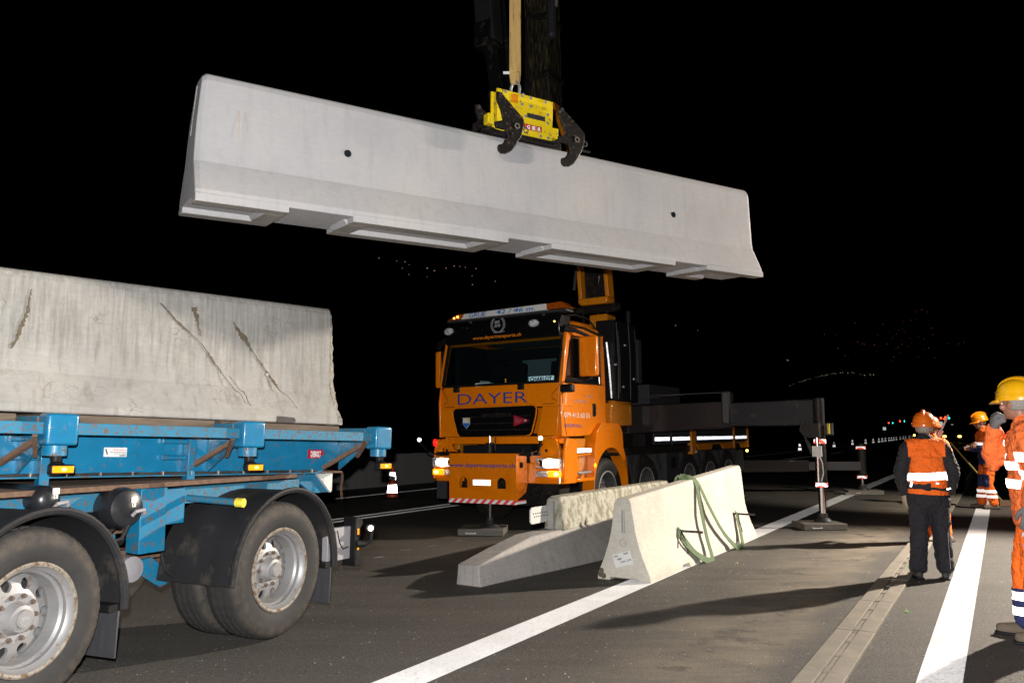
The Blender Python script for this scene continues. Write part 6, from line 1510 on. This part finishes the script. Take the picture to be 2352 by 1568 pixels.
torr = lambda c: (dist_axis(c, Jr['elL'], Jr['wrL'])[0] > .12 and dist_axis(c, Jr['shL'], Jr['elL'])[0] > .12 and dist_axis(c, Jr['elR'], Jr['wrR'])[0] > .14)
slL = lambda c: dist_axis(c, Jr['shL'], Jr['elL'])[0] < .13 or dist_axis(c, Jr['elL'], Jr['wrL'])[0] < .12
for z0, z1 in ((1.30, 1.365), (1.17, 1.235)):
    slab(pj, 'sleeve_band', 'retro', pr, [((0, 0, z1), (0, 0, 1)), ((0, 0, z0), (0, 0, -1))], .006, lambda c: slL(c) and c.x < -.13)
for z0, z1 in ((1.235, 1.295), (1.10, 1.165)):
    slab(pj, 'reflective_band', 'retro', pr, [((0, 0, z1), (0, 0, 1)), ((0, 0, z0), (0, 0, -1))], .006, torr)
slab(pj, 'chest_band', 'retro', pr, [((.02, 0, 0), (-1, 0, 0)), ((.08, 0, 0), (1, 0, 0)), ((0, 0, 1.30), (0, 0, -1)), ((0, 0, 1.47), (0, 0, 1))], .006, lambda c: c.y > .08 and torr(c))
for z0, z1 in ((.285, .345), (.175, .235)):
    slab(ptr, 'leg_band', 'retro', pr, [((0, 0, z1), (0, .1, 1)), ((0, 0, z0), (0, -.1, -1))], .006)
slab(ptr, 'navy_hem', 'navy', pr, [((0, 0, .37), (0, .1, 1))], .003)
text('trouser_text', 'WEIBEL', 'bluetext', pr, (-.245, .10, .69), (0, -1, 0), (0, 0, 1), .030, .16, .012, shear=.2, bold=.03)
m = MB(); m.bb(-.24, -.236, .02, .10, .77, .80); part('pocket_badge', m, 'greytext', pr)

# --- far worker in profile, navy and orange suit, cigarette in hand
Jf = dict(hip=(0, 0, .95), sh=(0, 0, 1.47), chest=(0, .02, 0), neck=(0, .06, 1.53), head=(0, .10, 1.655),
          shL=(-.19, .02, 1.42), elL=(-.25, .02, 1.16), wrL=(-.20, .22, 1.19), hdL=((.25, 1, .1), (1, 0, 0), .7, 1),
          shR=(.19, .03, 1.42), elR=(.24, .03, 1.15), wrR=(.12, .24, 1.14), hdR=((-.2, 1, .1), (-1, 0, 0), .5, -1),
          hpL=(-.09, 0, .90), knL=(-.10, .05, .49), anL=(-.10, -.04, .10), hpR=(.09, 0, .90), knR=(.11, .07, .49), anR=(.11, .10, .10),
          ftL=(-.1, 1, 0), ftR=(.1, 1, 0), nod=-.10)
pf, pj, ptr = human('far worker standing in profile in orange and navy suit, holding a cigarette', (9.20, 15.75, 0), R(82), Jf,
                    dict(jacket='orangefab', trousers='orangefab', boot='boot'), heli='helmetamber', hair='hairdark', facing=(0, 1, -.12), jacket_r=1.04, hem=.88)
slab(pj, 'navy_front', 'navy', pf, [((0, 0, 1.21), (0, .0, 1)), ((0, .0, 0), (0, -1, .0))], .004)
slab(pj, 'navy_cuff', 'navy', pf, [((0, .06, 0), (0, -1, 0))], .006, lambda c: dist_axis(c, Jf['elL'], Jf['wrL'])[0] < .09)
slab(pj, 'reflective_band', 'retro', pf, [((0, 0, 1.27), (0, 0, 1)), ((0, 0, 1.215), (0, 0, -1))], .008)
slab(pj, 'sleeve_band', 'retro', pf, [((0, -.02, 1.20), (0, .5, 1)), ((0, -.02, 1.14), (0, -.5, -1))], .010, lambda c: c.x < -.10)
for z0, z1 in ((.31, .37), (.215, .27)):
    slab(ptr, 'leg_band', 'retro', pf, [((0, 0, z1), (0, 0, 1)), ((0, 0, z0), (0, 0, -1))], .007)
slab(ptr, 'knee_patch', 'navy', pf, [((0, 0, .66), (0, 0, 1)), ((0, 0, .42), (0, 0, -1)), ((0, .06, 0), (0, -1, .0))], .004)
slab(ptr, 'pocket_strap', 'blackfab', pf, [((0, 0, .80), (0, .15, 1)), ((0, 0, .785), (0, -.15, -1))], .006, lambda c: c.x < -.05)
ci = thing('cigarette', 'white cigarette in the hand of the far worker', 'cigarette', tuple(Matrix.LocRotScale(Vector((9.20, 15.75, 0)), Euler((0, 0, R(82))), None) @ Vector((-.14, .36, 1.20))), (0, 0, R(82)))
m = MB(); m.cyl((0, -.03, 0), (0, .06, -.015), .006, n=10); part('paper_tube', m, 'white', ci)
# --- fourth worker, mostly hidden behind the man in the vest
Jh = dict(Jc); Jh.update(glove=None, wrR=(.16, .30, 1.20), hdR=((0, 1, .3), (-1, 0, 0), .7, -1), wrL=(-.16, .28, 1.10), hdL=((0, 1, .2), (1, 0, 0), .7, 1))
ph, pj, ptr = human('worker hidden behind the man in the vest, only an orange hood and shoulder showing', (5.735, 11.1, 0), R(-30), Jh,
                    dict(jacket='orangefab', trousers='orangefab', boot='boot'), heli='helmetorange', jacket_r=1.02, facing=(.2, 1, 0), voxel=.02)
ph.scale = (.80, .9, .945)
bp = thing('broom', 'yellow broom with its handle slanting down behind the far worker', 'broom', (9.0, 16.25, 0), (0, 0, 0))
m = MB(); m.cyl((-.23, 0, 1.27), (.74, 0, .10), .017, n=10); part('handle', m, 'broom', bp, smooth=True)
m = MB(); m.bb(.66, .90, -.05, .05, .01, .12); part('brush', m, 'rustbrown', bp)
ap = thing('radio', 'grey aerial of a hand radio sticking up beside the orange helmet', 'radio', (5.93, 11.2, 1.50), (0, R(28), 0))
m = MB(); m.cyl((0, 0, 0), (0, 0, .24), .013, n=8); m.bb(-.03, .03, -.02, .02, -.14, 0); part('radio_case', m, 'greytext', ap)

# ------------------------------------------------------------------ small litter
def leaf(x, y, s, mat, label, cat='leaf'):
    m = MB(); a = random.uniform(0, 6); pts = [(math.cos(a+t)*s*(1 if k % 2 else .6), math.sin(a+t)*s*(1 if k % 2 else .6)) for k, t in enumerate([i*math.pi/3 for i in range(6)])]
    m.prism(pts, 'z', .002, .006); o = part('leaf', m, mat); o.location = (x, y, .004); o.rotation_euler = (R(8), R(5), 0)
    tag(o, label, cat, 'leaves and scraps on the asphalt')
leaf(3.28, 6.9, .018, 'leafgreen', 'small green leaf on the dusty strip left of the slot drain, nearest the camera')
leaf(3.75, 8.05, .018, 'leafgreen', 'small green leaf near the feet of the man in the vest')
leaf(3.42, 7.55, .014, 'leafgreen', 'small green leaf between the two others on the dusty strip')
leaf(2.55, 9.35, .022, 'leafstraw', 'dry straw-coloured leaf right of the green sling')
m = MB()
for k in range(80):
    s_ = random.uniform(4.2, 11); t_ = random.uniform(-3.0, -.4); x, y = on_road(t_, s_+t_*.2); r_ = random.uniform(.0015, .004)
    m.box((x, y, r_*.5), (r_*2, r_*1.5, r_), (0, 0, random.uniform(0, 3)))
part('grit', m, 'white', kind='stuff')['label'] = 'scattered pale grit on the asphalt between the lane line and the drain'
